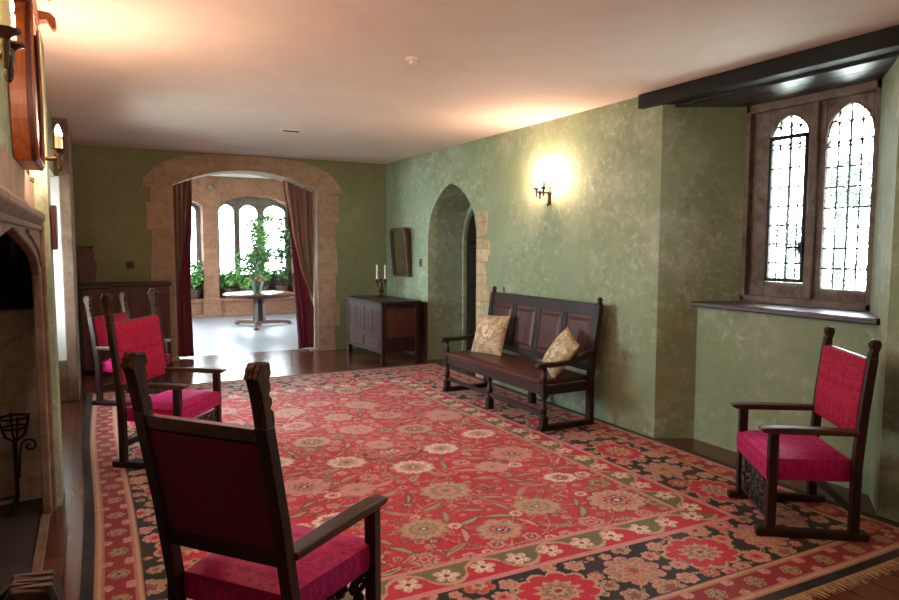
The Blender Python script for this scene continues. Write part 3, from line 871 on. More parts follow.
    co[..., 2] = .008 + .0012 * np.sin(co[..., 0] * 5) * np.sin(co[..., 1] * 4)
    me = bpy.data.meshes.new('pile')
    me.vertices.add(nx * ny); me.vertices.foreach_set('co', co.ravel())
    idx = np.arange(nx * ny).reshape(ny, nx)
    quads = np.stack([idx[:-1, :-1], idx[:-1, 1:], idx[1:, 1:], idx[1:, :-1]], -1).reshape(-1, 4)
    me.loops.add(quads.size); me.loops.foreach_set('vertex_index', quads.ravel().astype(np.int32))
    me.polygons.add(len(quads)); me.polygons.foreach_set('loop_start', np.arange(0, quads.size, 4, dtype=np.int32))
    me.update(calc_edges=True)
    at = me.color_attributes.new('pattern', 'FLOAT_COLOR', 'POINT'); at.data.foreach_set('color', cols.ravel())
    me.materials.append(M['rug'])
    root = tag(empty('rug', (0, 0, 0)), 'large worn oriental rug in red, navy and tan covering the floor', 'rug')
    o = bpy.data.objects.new('pile', me); COL.objects.link(o); o.parent = root
    b = MB(); b.box(RX0 + .02, RX1 - .02, RY0 + .035, RY1 - .035, .0015, .0055); b.build('backing', M['fringe'], root)
    b = MB()
    for yy, sg in ((RY0, -1), (RY1, 1)):
        x = RX0
        while x < RX1:
            ye = yy + .02 * math.sin(x * 1.3 + .3)
            l = R.uniform(.05, .085) * (1 if sg < 0 else .5); dx = R.uniform(-.012, .012); wd = R.uniform(.003, .006)
            b.add([(x - wd, ye, .007), (x + wd, ye, .007), (x + dx + wd * .6, ye + sg * l, .003), (x + dx - wd * .6, ye + sg * l, .003)], [(0, 1, 2, 3)])
            x += .008
    f = b.build('fringe', M['fringe'], root); f['kind'] = 'stuff'
make_rug()
RZ = .0095

# ------------------------------------------------------------------ chairs
def cushion(pts, z0, z1, crown, n=10):
    """upholstered block over a quadrilateral footprint: pts = back-right, front-right, front-left, back-left"""
    m = MB(); P_ = [Vector((x, y, 0)) for x, y in pts]
    def q(u, v): return (P_[0] * (1 - u) + P_[1] * u) * (1 - v) + (P_[3] * (1 - u) + P_[2] * u) * v
    def rim(t): return (1 - abs(2 * t - 1) ** 4)
    c = (P_[0] + P_[1] + P_[2] + P_[3]) / 4
    top = []; bot = []
    for j in range(n + 1):
        for i in range(n + 1):
            u, v = i / n, j / n; p = q(u, v)
            h = (rim(u) * rim(v)) ** .5
            top.append((p.x, p.y, z1 - crown * (1 - h)))
    fs = [(j * (n + 1) + i, j * (n + 1) + i + 1, (j + 1) * (n + 1) + i + 1, (j + 1) * (n + 1) + i) for j in range(n) for i in range(n)]
    ring = [i for i in range(n + 1)] + [j * (n + 1) + n for j in range(1, n + 1)] + [n * (n + 1) + i for i in range(n - 1, -1, -1)] + [j * (n + 1) for j in range(n - 1, 0, -1)]
    base = len(top); k = len(ring); vs = list(top)
    zt = z1 - crown
    for lev, (zz, off) in enumerate(((zt - (zt - z0) * .35, 1.012), (zt - (zt - z0) * .75, 1.008), (z0, .985))):
        for r_ in ring:
            p = top[r_]; vs.append((c.x + (p[0] - c.x) * off, c.y + (p[1] - c.y) * off, zz))
    prev = ring
    for lev in range(3):
        cur = [base + lev * k + i for i in range(k)]
        for i in range(k): fs.append((prev[(i + 1) % k], prev[i], cur[i], cur[(i + 1) % k]))
        prev = cur
    fs.append(tuple(prev[::-1])); fs[-1] = tuple(prev)
    m.add(vs, fs); return m
FIN_BIG = [(-.026, 0), (-.03, .06), (-.038, .12), (-.05, .165), (-.046, .19), (-.024, .203), (.006, .2), (.026, .188), (.034, .168), (.022, .152), (.030, .136), (.022, .116), (.012, .106), (.028, .092), (.025, .072), (.012, .062), (.030, .048), (.032, .022), (.026, 0)]
FIN_SMALL = [(-.024, 0), (-.02, .03), (-.026, .05), (-.032, .07), (-.026, .094), (-.006, .103), (.016, .098), (.026, .08), (.022, .062), (.012, .05), (.020, .032), (.024, 0)]
def chair(loc, deg, p, label, style='big', seat_z=.455, seat_t=.13):
    w_, zt, lean, za, al, wf = p
    root = tag(empty('armchair', (loc[0], loc[1], RZ), math.radians(deg)), label, 'chair', None)
    fh = .2 if style == 'big' else .103
    t = .046
    def bx(z): return 0 if z < .4 else -lean * (z - .4) / (zt - .4) + .012 * min(1, (z - .4) / .3)
    fm = M['finial'] if style == 'big' else M['oak']
    for s in (1, -1):
        y = s * w_ / 2
        b = MB(); zs = [.04, .2, .40, .5, .7, .9, zt - fh]
        rings = [[(bx(z) - t / 2, y - t / 2, z), (bx(z) + t / 2, y - t / 2, z), (bx(z) + t / 2, y + t / 2, z), (bx(z) - t / 2, y + t / 2, z)] for z in zs]
        b.ring(rings); lg = b.build('rear_leg', M['oak'], root, bevel=.004)
        prof = FIN_BIG if style == 'big' else FIN_SMALL
        f = MB(); sl = -lean / (zt - .4); xo = bx(zt - fh)
        nl = 3
        for q_ in range(nl):
            ya = y - .025 + .05 * q_ / nl; yb_ = ya + .05 / nl - .001; g = 1.0 if q_ == 1 else .93
            f.prism([(xo + px * g * (.76 if style == 'big' else 1) + sl * pz * 0.6, zt - fh + pz * (1 if q_ == 1 else .97)) for px, pz in prof], 1, ya, yb_)
        if style == 'big':
            for q_ in range(3): f.tube([(xo - .038 + sl * .1, y - .017 + q_ * .017, zt - .045), (xo - .016 + sl * .1, y - .017 + q_ * .017, zt - .006), (xo + .014 + sl * .1, y - .017 + q_ * .017, zt - .008), (xo + .026 + sl * .1, y - .017 + q_ * .017, zt - .04)], [.009, .012, .012, .008], 8)
        f.build('finial', fm, lg, bevel=.006, seg=3, tri=True)
        yf = s * wf / 2
        b = MB(); xf = al - .075
        b.box(xf - .024, xf + .024, yf - .024, yf + .024, .04, za - .028); b.build('front_leg', M['oak'], root, bevel=.004)
        # arm: flat board thicker in the middle, tapering to a dropped nose
        b = MB(); xb = bx(za) + t / 2 - .004
        prof = [(xb, za - .03), (xf, za - .034), (al - .02, za - .03), (al, za - .018), (al - .004, za - .006), (al - .05, za), (xf - .1, za + .004), (xb, za - .002)]
        rr_ = [[(px, (y + (yf - y) * (px - xb) / (al - xb)) + off, pz) for px, pz in prof] for off in (-.034, .034)]
        n = len(prof); b.add(rr_[0] + rr_[1], [tuple(range(n)), tuple(range(2 * n - 1, n - 1, -1))] + [(i, n + i, n + (i + 1) % n, (i + 1) % n) for i in range(n)])
        b.build('arm', M['arm'], root, bevel=.006, tri=True)
        b = MB(); b.bar((-.075, y, .022), (al - .0, yf, .022), .052, .044); b.build('runner', M['oak'], root, bevel=.006)
    # back
    zb0, zb1 = za - .05, zt - fh - .0
    for nm, za_, zb_ in (('bottom_rail', zb0, zb0 + .055), ('top_rail', zb1 - .055, zb1 - .008)):
        b = MB(); x_ = bx((za_ + zb_) / 2)
        b.hexa([(bx(za_) - .016, -w_ / 2 + t / 2, za_), (bx(za_) + .012, -w_ / 2 + t / 2, za_), (bx(za_) + .012, w_ / 2 - t / 2, za_), (bx(za_) - .016, w_ / 2 - t / 2, za_)],
               [(bx(zb_) - .016, -w_ / 2 + t / 2, zb_), (bx(zb_) + .012, -w_ / 2 + t / 2, zb_), (bx(zb_) + .012, w_ / 2 - t / 2, zb_), (bx(zb_) - .016, w_ / 2 - t / 2, zb_)])
        b.build(nm, M['arm'] if nm == 'top_rail' else M['oak'], root, bevel=.003)
    b = MB(); n = 12; za_, zb_ = zb0 + .01, zb1 - .012; hw = w_ / 2 - t / 2 + .012
    for sgn, xo in ((1, .026), (-1, -.012)):
        vs = []
        for j in range(n + 1):
            for i in range(n + 1):
                u, v = i / n, j / n; z = za_ + (zb_ - za_) * v
                if sgn < 0: z = min(max(z, zb0 + .06), zb1 - .06)
                puff = ((1 - (2 * u - 1) ** 4) * (1 - (2 * v - 1) ** 4)) ** .5
                wdt = hw if sgn > 0 else w_ / 2 - t / 2
                vs.append((bx(z) + xo + sgn * (.018 if sgn > 0 else .004) * puff - (0 if sgn > 0 else 0), (2 * u - 1) * wdt, z))
        fs = [(j * (n + 1) + i, j * (n + 1) + i + 1, (j + 1) * (n + 1) + i + 1, (j + 1) * (n + 1) + i) for j in range(n) for i in range(n)]
        if sgn < 0: fs = [f_[::-1] for f_ in fs]
        b.cur = 0 if sgn > 0 else 1
        b.add(vs, fs)
        if sgn > 0:
            # turned-over edge of the front cloth
            ringi = [i for i in range(n + 1)] + [j * (n + 1) + n for j in range(1, n + 1)] + [n * (n + 1) + i for i in range(n - 1, -1, -1)] + [j * (n + 1) for j in range(n - 1, 0, -1)]
            r0 = [vs[i] for i in ringi]; r1 = [(x - .014, y, z) for x, y, z in r0]
            b.ring([r0, r1], caps=False)
    b.build('backrest', [M['damask2'], M['damask_back']], root, smooth=True)
    # seat
    xs = t / 2 - .01; xe = al - .045
    pts = [(xs, -w_ / 2 + .0), (xe, -wf / 2 + .0), (xe, wf / 2), (xs, w_ / 2)]
    ins = .026
    pts = [(xs, -w_ / 2 + ins), (xe, -wf / 2 - .004), (xe, wf / 2 + .004), (xs, w_ / 2 - ins)]
    cushion(pts, seat_z - seat_t, seat_z, .03).build('seat', M['damask'], root, smooth=True)
    b = MB(); b.bar((.0, -w_ / 2 + .02, .16), (.0, w_ / 2 - .02, .16), .026, .045); b.build('rear_stretcher', M['oak'], root, bevel=.003)
    # carved pierced front stretcher
    b = MB(); xf = al - .075; hw = wf / 2 - .022
    b.box(xf - .01, xf + .01, -hw, hw, .075, .092); b.box(xf - .01, xf + .01, -hw, hw, .285, .30)
    for s in (1, -1):
        for k in range(3):
            cy_, rr_ = s * (hw * .16 + k * hw * .34), hw * .17
            for q_ in (.135, .24):
                b.tube([(xf, cy_ + rr_ * (1 - i / 26) * math.cos(i * .5 * s + k), q_ + .05 * (1 - i / 26) * math.sin(i * .5 + k)) for i in range(22)], .011, 6)
            b.lathe([(.0, -.016), (.022, -.012), (.026, 0), (.018, .014), (0, .018)], (xf, cy_, .19), 8, 0)
    b.build('carved_stretcher', M['oak_blk'], root, smooth=True)
    return root
def par(a): return a
chair((.387, 2.317), 39.4, (.495, 1.235, .178, .598, .552, .565), 'nearest armchair on the rug, tall dark back with carved finials turned to the viewer')
chair((.328, 5.501), -34.2, (.601, 1.238, .102, .609, .494, .611), 'tall red armchair standing between the nearest armchair and the one by the oak cupboard')
chair((.195, 7.655), -35.6, (.56, 1.074, .106, .586, .464, .577), 'farthest red armchair, in front of the oak cupboard, its finials and arms catching white light')
chair((3.756, 2.341), 144.5, (.569, 1.099, .074, .607, .5, .551), 'crimson damask armchair below the leaded window on the rug corner', 'small', .46, .15)
chair((.022, .668), 0, (.52, 1.185, .125, .60, .5, .58), 'armchair showing only one carved finial at the bottom edge beside the hearth')

# ------------------------------------------------------------------ bench with two cushions
def turned(b, x, y, z0, z1, r=.03):
    h = z1 - z0
    b.lathe([(r * .75, z0), (r * 1.0, z0 + h * .06), (r * .6, z0 + h * .12), (r * .95, z0 + h * .25), (r * 1.05, z0 + h * .42), (r * .7, z0 + h * .7), (r * .55, z0 + h * .84), (r * 1.0, z0 + h * .92), (r * .7, z1)], (x, y, 0), 12)
be = tag(empty('settle', (3.62, 5.525, RZ)), 'long dark oak settle with panelled back and leather seat against the green wall', 'bench')
hy = .885
for s in (1, -1):
    b = MB(); y = s * hy; x = -.25
    b.box(x - .03, x + .03, y - .03, y + .03, .03, .12); turned(b, x, y, .12, .29); b.box(x - .03, x + .03, y - .03, y + .03, .29, .40)
    turned(b, x, y, .40, .545, .026)
    b.build('front_leg', M['oak'], be, smooth=False, bevel=.003)
    b = MB(); zt = 1.06
    rings = [[(x_ - .025, y - .03, z), (x_ + .025, y - .03, z), (x_ + .025, y + .03, z), (x_ - .025, y + .03, z)] for x_, z in ((.25, .03), (.25, .42), (.27, .6), (.34, zt))]
    b.ring(rings); lg = b.build('rear_leg', M['oak'], be, bevel=.003)
    b = MB(); b.lathe([(.02, zt), (.028, zt + .012), (.014, zt + .022), (.026, zt + .038), (.022, zt + .055), (.006, zt + .068), (.0, zt + .07)], (.343, y, 0), 10); b.build('finial', M['oak'], lg, smooth=True)
    b = MB(); prof = [(.29, .60), (.20, .60), (.05, .555), (-.15, .545), (-.27, .548), (-.32, .54), (-.335, .56), (-.32, .585), (-.25, .59), (-.12, .585), (.04, .60), (.18, .655), (.29, .665)]
    b.prism(prof, 1, y - .03, y + .03); b.build('arm', M['oak'], be, bevel=.008, tri=True)
    b = MB(); b.box(-.29, .28, y - .028, y + .028, 0, .045); b.build('runner', M['oak'], be, bevel=.004)
b = MB(); b.box(-.28, -.22, -.03, .03, 0, .10); turned(b, -.25, 0, .10, .29); b.box(-.28, -.22, -.03, .03, .29, .32); b.build('middle_leg', M['oak'], be, bevel=.003)
b = MB(); b.box(.22, .28, -.03, .03, 0, .34); b.build('rear_middle_leg', M['oak'], be, bevel=.003)
b = MB(); b.box(-.268, -.232, -hy + .03, hy - .03, .305, .385); b.build('seat_rail', M['oak_x'], be, bevel=.004)
for s in (1, -1):
    b = MB(); b.box(-.22, .225, s * hy - .016, s * hy + .016, .31, .385); b.build('side_rail', M['oak'], be, bevel=.003)
b = MB(); b.box(-.265, -.235, -hy + .03, hy - .03, .125, .165); b.build('stretcher', M['oak_x'], be, bevel=.004)
cushion([(.235, hy - .035), (.235, -hy + .035), (-.275, -hy + .03), (-.275, hy - .03)][::1], .386, .455, .02, 16).build('leather_seat', M['leather'], be, smooth=True)
T = Matrix.Translation((.25, 0, .42)) @ Matrix.Rotation(math.atan2(.09, .64), 4, 'Y')
b = MB(); b.box(-.018, .018, -hy + .03, hy - .03, .54, .65, T); b.build('top_rail', M['oak_x'], be, bevel=.006)
b = MB(); b.box(-.018, .018, -hy + .03, hy - .03, .05, .11, T); b.build('bottom_rail', M['oak_x'], be, bevel=.004)
pw = (2 * hy - .06) / 4
for i in range(5):
    y = -hy + .03 + pw * i
    b = MB(); b.box(-.018, .018, max(y - .035, -hy + .03), min(y + .035, hy - .03), .10, .545, T); b.build('stile', M['oak'], be, bevel=.008)
for i in range(4):
    y = -hy + .03 + pw * i; b = MB()
    b.box(-.006, .006, y + .03, y + pw - .03, .10, .55, T); b.hexa([T @ Vector(v) for v in ((-.006, y + .06, .14), (-.006, y + pw - .06, .14), (-.006, y + pw - .06, .51), (-.006, y + .06, .51))],
        [T @ Vector(v) for v in ((-.018, y + .085, .17), (-.018, y + pw - .085, .17), (-.018, y + pw - .085, .48), (-.018, y + .085, .48))])
    b.build('back_panel', M['oak_red'], be)

def pillow(name_label, loc, rot, size, thick_, seed, ground, cols):
    rr = random.Random(seed); n = 44
    P = Paint(1, 1, 1 / n); P.c[:] = 0
    pal = [ground] + cols
    for k in range(60):
        P.rosette(rr.random(), rr.random(), rr.uniform(.05, .1), 5, tuple(rr.choice(range(len(pal))) for _ in range(5)), rr.random() * 6)
    P.rosette(.5, .5, .25, 7, (3, 1, 2, 1, 4), .3); P.rosette(.3, .35, .14, 6, (2, 1, 4, 1, 3), .8); P.rosette(.72, .68, .12, 6, (4, 1, 3, 2, 1), .8)
    for k in range(50): P.leaf(rr.random(), rr.random(), .1, .03, rr.random() * 6, 4, 3)
    m = n + 1
    co = []; cl = []
    for sd in (1, -1):
        for j in range(m):
            for i in range(m):
                u, v = i / n * 2 - 1, j / n * 2 - 1
                h = max(0, (1 - abs(u) ** 2.6)) ** .55 * max(0, (1 - abs(v) ** 2.6)) ** .55
                pin = 1 - .06 * (1 - u * u) * v * v - .0; pin2 = 1 - .06 * (1 - v * v) * u * u
                co.append((u * size / 2 * pin2, v * size / 2 * pin, sd * thick_ / 2 * h + .003 * math.sin(9 * u + 4 * v) * h))
                cl.append(rgb(pal[P.c[j, i] % len(pal)]))
    fs = []
    for sd in (0, 1):
        o = sd * m * m
        for j in range(n):
            for i in range(n):
                f = (o + j * m + i, o + j * m + i + 1, o + (j + 1) * m + i + 1, o + (j + 1) * m + i); fs.append(f if sd == 0 else f[::-1])
    me = bpy.data.meshes.new('cushion'); me.from_pydata(co, [], fs)
    at = me.color_attributes.new('pattern', 'FLOAT_COLOR', 'POINT'); at.data.foreach_set('color', np.array(cl, np.float32).ravel())
    me.materials.append(M['tapestry']); me.polygons.foreach_set('use_smooth', [True] * len(me.polygons))
    bm = bmesh.new(); bm.from_mesh(me); bmesh.ops.remove_doubles(bm, verts=bm.verts, dist=.0008); bm.to_mesh(me); bm.free()
    root = tag(empty('cushion', loc), name_label, 'cushion'); root.rotation_euler = rot
    o = bpy.data.objects.new('tapestry_cover', me); COL.objects.link(o); o.parent = root
    b = MB(); b.tube([(sx * size / 2, sy * size / 2, 0) if False else ((sx) * size / 2 * (1 - .06 * (1 - sy * sy) * sx * sx), (sy) * size / 2 * (1 - .06 * (1 - sx * sx) * sy * sy), 0)
        for sx, sy in [(-1 + i / 6, -1) for i in range(12)] + [(1, -1 + i / 6) for i in range(12)] + [(1 - i / 6, 1) for i in range(12)] + [(-1, 1 - i / 6) for i in range(12)]], .005, 6, closed=True)
    b.build('piping', M['trim'], root, smooth=True)
    return root
def basis(xa, ya):
    xa = Vector(xa).normalized(); z = xa.cross(Vector(ya)).normalized(); ya = z.cross(xa)
    return Matrix((xa, ya, z)).transposed().to_euler()
pillow('square beige tapestry cushion with pink flowers at the far end of the settle', (3.68, 6.03, .655), basis((.28, -1, .03), (.36, .05, .93)), .43, .15, 4, '#b7a184', ['#d9c6a8', '#c98f86', '#8c7a5c', '#a08a63', '#c9a58f'])
pillow('yellow beige tapestry cushion tilted against the near arm of the settle', (3.655, 4.80, .635), basis((-.35, -.85, -.28), (.42, -.40, .85)), .39, .14, 9, '#ad9b76', ['#d6c8ab', '#bfac88', '#8a7a58', '#a08e68', '#cfc2a8'])

# ------------------------------------------------------------------ coffer with candlestick, mirror, switch
ch = tag(empty('coffer', (3.34, 8.19, 0), math.radians(3)), 'dark oak coffer with panelled front and two drawers in the far right corner', 'chest')
# local: front face along +y from 0..1.28 at x=0, depth along +x .66
CL, CD, CH_ = 1.20, .565, .83
for (x, y) in ((.03, .03), (.03, CL - .03), (CD - .03, .03), (CD - .03, CL - .03)):
    b = MB(); b.box(x - .03, x + .03, y - .03, y + .03, 0, CH_ - .02); b.build('leg', M['oak'], ch, bevel=.004)
b = MB(); b.box(.02, CD - .02, .02, CL - .02, .16, CH_ - .02); body = b.build('body', M['oak'], ch)
b = MB(); b.box(-.03, CD + .01, -.03, CL + .03, CH_ - .02, CH_ + .012); b.build('top', M['oak_x'], ch, bevel=.008)
b = MB(); b.box(.004, .03, .06, CL - .06, CH_ - .09, CH_ - .022); b.box(.004, .03, .06, CL - .06, .345, .40); b.box(.004, .03, .06, CL - .06, .15, .19); b.build('front_rail', M['oak_x'], ch, bevel=.003)
pwid = (CL - .12) / 4
for i in range(5):
    b = MB(); y = .06 + pwid * i; b.box(.006, .03, max(y - .022, .05), min(y + .022, CL - .05), .40, CH_ - .09); b.build('stile', M['oak'], ch, bevel=.003)
for i in range(4):
    y = .06 + pwid * i + .022; wd = pwid - .044
    b = MB(); b.box(.014, .03, y, y + wd, .40, CH_ - .09)
    for k in range(1, 4): b.box(.009, .016, y + wd * k / 4 - .008, y + wd * k / 4 + .008, .43, CH_ - .12)
    b.build('panel', M['oak_red'], ch)
for i in range(2):
    y = .06 + (CL - .12) / 2 * i; wd = (CL - .12) / 2
    b = MB(); b.box(.008, .03, y + .012, y + wd - .012, .195, .34); b.box(.002, .01, y + .05, y + wd - .05, .225, .31); d_ = b.build('drawer', M['oak_red'], ch, bevel=.004)
    b = MB(); b.tube([(-.002, y + wd / 2 - .05, .275), (-.012, y + wd / 2 - .045, .26), (-.014, y + wd / 2, .25), (-.012, y + wd / 2 + .045, .26), (-.002, y + wd / 2 + .05, .275)], .005, 6)
    b.lathe([(.012, 0), (.012, -.004), (0, -.006)], (.003, y + wd / 2, .28), 10, 0); b.build('handle', M['pewter'], d_)
b = MB(); b.box(.06, CD - .06, .008, .02, .36, CH_ - .09); b.build('side_panel', M['oak_red'], ch)
b = MB(); b.box(4.03, 4.07, 8.34, 8.56, .002, .80)
tag(b.build('wooden_board', M['oak_red'], bevel=.004), 'narrow brown board standing behind the coffer at the door recess', 'board')

cs = tag(empty('candlestick', (3.66, 9.0, CH_ + .0135)), 'two-branched bronze candlestick with white candles on the coffer', 'candlestick')
b = MB(); b.lathe([(0, 0), (.07, 0), (.075, .012), (.055, .02), (.025, .03), (.02, .05), (.035, .065), (.045, .09), (.035, .115), (.02, .13), (.016, .15), (.03, .165), (.028, .19), (.014, .2), (.012, .23), (.02, .25), (.0, .27)], (0, 0, 0), 16)
b.build('stem', M['pewter'], cs, smooth=True)
for s in (1, -1):
    dx, dy = -s * .033, s * .052 * 0
    dvec = Vector((-.046 * s, .03 * s, 0))
    b = MB(); b.tube([(0, 0, .17), dvec * .5 + Vector((0, 0, .14)), dvec + Vector((0, 0, .16)), dvec * 1.05 + Vector((0, 0, .2))], .008, 8)
    b.lathe([(0, .2), (.012, .2), (.03, .225), (.034, .235), (.014, .236), (.014, .26), (0, .26)], tuple(dvec * 1.05), 12)
    br = b.build('branch', M['pewter'], cs, smooth=True)
    b = MB(); b.lathe([(.0, .26), (.0125, .26), (.0115, .455), (.004, .46), (0, .46)], tuple(dvec * 1.05), 12)
    b.tube([tuple(dvec * 1.05 + Vector((0, 0, .458))), tuple(dvec * 1.05 + Vector((.002, 0, .472)))], .0015, 5); b.build('candle', M['candle'], br, smooth=True)

mi = tag(empty('wall_mirror', (4.062, 9.12, 1.13)), 'dark framed mirror with rounded top leaning off the wall above the coffer', 'mirror')
mi.rotation_euler = (0, math.radians(-5), 0)
def round_top(hw, h, r, n=6):
    p = [(-hw, 0)]
    for i in range(n + 1):
        t = PI - i / n * PI / 2; p.append((-hw + r + r * math.cos(t), h - r + r * math.sin(t)))
    for i in range(n + 1):
        t = PI / 2 - i / n * PI / 2; p.append((hw - r + r * math.cos(t), h - r + r * math.sin(t)))
    p.append((hw, 0)); return p
o_, i_ = round_top(.285, .71, .10), [(y, z + .035) for y, z in round_top(.245, .635, .08)]
b = MB(); n = len(o_)
for k in range(n):
    k2 = (k + 1) % n; b.prism([o_[k], o_[k2], i_[k2], i_[k]], 0, -.045, 0)
b.build('frame', M['oak_red'], mi, tri=True)
b = MB(); b.prism(i_, 0, -.02, -.012); b.build('glass', M['mirror'], mi, tri=True)
sw = tag(empty('light_switch', (XR - .007, 8.55, 1.34)), 'small dark light switch plate beside the door recess', 'light switch')
b = MB(); b.box(0, .006, -.04, .04, -.055, .055); b.build('plate', M['plate'], sw, bevel=.003)
b = MB(); b.lathe([(.009, 0), (.006, -.02), (0, -.022)], (0, 0, 0), 8, 0); b.build('toggle', M['brass'], sw)

# ------------------------------------------------------------------ oak cupboard, box, socket in the far left corner
oc = tag(empty('oak_cupboard', (.39, 9.52, 0)), 'low dark oak cupboard against the far wall left of the arch', 'cupboard')
b = MB(); b.box(-.50, .50, -.12, .24, .05, 1.06); b.build('body', M['oak_red'], oc, bevel=.004)
b = MB(); b.box(-.52, .53, -.15, .25, 1.06, 1.105); b.box(-.52, -.19, -.29, -.15, 1.045, 1.09); b.build('top', M['oak_x'], oc, bevel=.01)
b = MB(); b.box(-.50, -.20, -.27, -.121, .05, 1.045); b.build('side_unit', M['oak_red'], oc, bevel=.004)
for i in range(2):
    x0 = -.17 + i * .33
    b = MB(); b.box(x0, x0 + .31, -.135, -.121, .12, .98); b.box(x0 + .06, x0 + .25, -.142, -.134, .20, .90); dd = b.build('door', M['oak_red'], oc, bevel=.004)
    b = MB(); b.lathe([(.012, 0), (.008, -.012), (.014, -.022), (0, -.028)], (x0 + (.28 if i == 0 else .03), -.137, .6), 10, 1); b.build('knob', M['brass'], dd, smooth=True)
b = MB(); b.box(-.51, .51, -.13, .24, .001, .05); b.build('plinth', M['oak'], oc)
bx_ = tag(empty('wooden_box', (-.04, 9.5, 1.107)), 'upright red-brown wooden box with scrolled side on the end of the oak cupboard', 'box')
b = MB(); b.box(-.09, .065, -.12, .14, 0, .44); b.build('carcass', M['oak_red'], bx_, bevel=.004)
b = MB(); b.box(-.09, .08, -.13, .15, .44, .455); b.build('lid', M['oak'], bx_, bevel=.004)
b = MB(); b.prism([(.066, .40), (.08, .36), (.075, .30), (.10, .24), (.105, .16), (.085, .11), (.095, .07), (.066, .0)], 1, -.10, -.06); b.build('scroll', M['oak_red'], bx_, tri=True)
so = tag(empty('wall_socket', (.455, YF - .009, 1.32)), 'small square bronze switch plate above the oak cupboard', 'switch')
b = MB(); b.box(-.045, .045, 0, .008, -.045, .045); b.build('plate', M['plate'], so, bevel=.003)
b = MB(); b.lathe([(.009, 0), (.006, -.016), (0, -.018)], (0, 0, 0), 8, 1); b.build('toggle', M['brass'], so)
pf = tag(empty('picture_frame', (-.204, 4.86, 1.56)), 'small dark red frame hung edge-on at the corner of the fireplace wall', 'picture frame')
b = MB(); b.box(0, .028, -.09, .09, 0, .27); b.build('moulding', mat_simple('dark_red_frame', '#3d1010', .45, .15, 20), pf, bevel=.004)
b = MB(); b.box(.028, .03, -.06, .06, .03, .24); b.build('picture', M['lining'], pf)

# ------------------------------------------------------------------ wall cabinet over the fireplace, sconces, fire dog
wc = tag(empty('wall_cabinet', (-.283, 3.80, 1.965)), 'polished brown wooden cabinet with bowed side and scrolled crest above the mantel', 'wall cabinet')
def outl(w0, h, bulge):
    p = []
    for i in range(13): t = i / 12; p.append((-w0 - bulge * math.sin(t * PI) ** .8 + .05 * t * t * t, h * t))
    for i in range(13): t = 1 - i / 12; p.append((w0 + bulge * math.sin(t * PI) ** .8 - .05 * t * t * t, h * t))
    return p
b = MB(); b.prism(outl(.23, .70, .09), 0, 0, .07); b.build('body', M['cab'], wc, bevel=.006, tri=True)
oo, ii = outl(.235, .705, .09), [(y * .84, z * .86 + .04) for y, z in outl(.235, .705, .09)]
b = MB(); n = len(oo)
for k in range(n):
    k2 = (k + 1) % n; b.prism([oo[k], oo[k2], ii[k2], ii[k]], 0, .07, .088)
fr = b.build('front_frame', M['oak_red'], wc, tri=True)
b = MB()
b.tube([(.09, y * .93, z * .94 + .018) for y, z in oo], .009, 8, closed=True)
b.build('beading', M['cab'], fr, smooth=True)
b = MB(); b.prism([(y * .9, z * .9 + .03) for y, z in outl(.22, .70, .09)], 0, .07, .076); b.build('front_panel', M['oak_blk'], wc, tri=True)
b = MB(); b.prism([(-.26, .72), (-.30, .75), (-.24, .79), (-.12, .78), (0, .84), (.12, .78), (.24, .79), (.30, .75), (.26, .72)], 0, .0, .10)
for y in (-.25, .25):
    b.prism([(0, .73), (.09, .735), (.135, .745), (.15, .715), (.165, .70), (.175, .725), (.172, .76), (.15, .785), (.08, .79), (0, .80)], 1, y - .035, y + .035)
b.build('crest', M['cab'], wc, bevel=.008, tri=True)

def sconce(loc, nrm, label, spread=.062, reach=.12):
    """nrm = +1: on a wall facing +X, -1: facing -X"""
    root = tag(empty('wall_sconce', loc), label, 'wall light')
    b = MB(); b.lathe([(0, 0), (.032, 0), (.036, .006), (.03, .014), (.012, .02), (0, .02)], (0, 0, 0), 14, 0, Matrix.Scale(nrm, 4, (1, 0, 0)))
    b.box(min(0, nrm * .012), max(0, nrm * .012), -.018, .018, -.12, .06); b.tube([(nrm * .012, 0, -.12), (nrm * .03, 0, -.135), (nrm * .03, 0, -.115), (nrm * .018, 0, -.11)], .006, 6)
    b.build('back_plate', M['brass'], root)
    b = MB(); b.tube([(nrm * .015, 0, 0), (nrm * reach * .75, 0, -.005), (nrm * reach, 0, 0)], .011, 8); b.tube([(nrm * reach, -spread, .0), (nrm * reach, spread, .0)], .010, 8)
    b.lathe([(0, -.07), (.008, -.065), (.012, -.05), (.006, -.035), (.014, -.02), (.014, .012), (0, .02)], (nrm * reach, 0, 0), 10); b.build('arm', M['brass'], root, smooth=True)
    for s in (1, -1):
        y = s * spread
        b = MB(); c_ = (nrm * reach, y, 0)
        b.lathe([(0, -.05), (.006, -.045), (.009, -.03), (.006, -.015), (.012, 0), (.01, .02), (.018, .03), (.036, .038), (.038, .044), (.016, .045), (.0, .045)], c_, 14); pan = b.build('drip_pan', M['brass'], root, smooth=True)
        b = MB(); b.lathe([(0, .045), (.0165, .045), (.0165, .115), (0, .115)], c_, 12); sl = b.build('candle_sleeve', M['sleeve'], pan, smooth=True)
        b = MB(); b.lathe([(.006, .1155), (.013, .127), (.0145, .138), (.010, .152), (.004, .166), (.0005, .172)], c_, 8); b.build('flame_bulb', M['bulb'], sl)
    return root
sconce((XR - .001, 5.56, 2.115), -1, 'lit two-branch candle sconce on the green wall above the settle')
sconce((-.284, 4.30, 2.06), 1, 'lit two-branch candle sconce beyond the wall cabinet', .062, .155)
sconce((-.284, 2.05, 2.07), 1, 'lit two-branch candle sconce cut off in the top corner, nearer than the wall cabinet')
sconce((XR - .001, -1.0, 2.115), -1, 'lit two-branch candle sconce on the window wall, nearer than the recess')

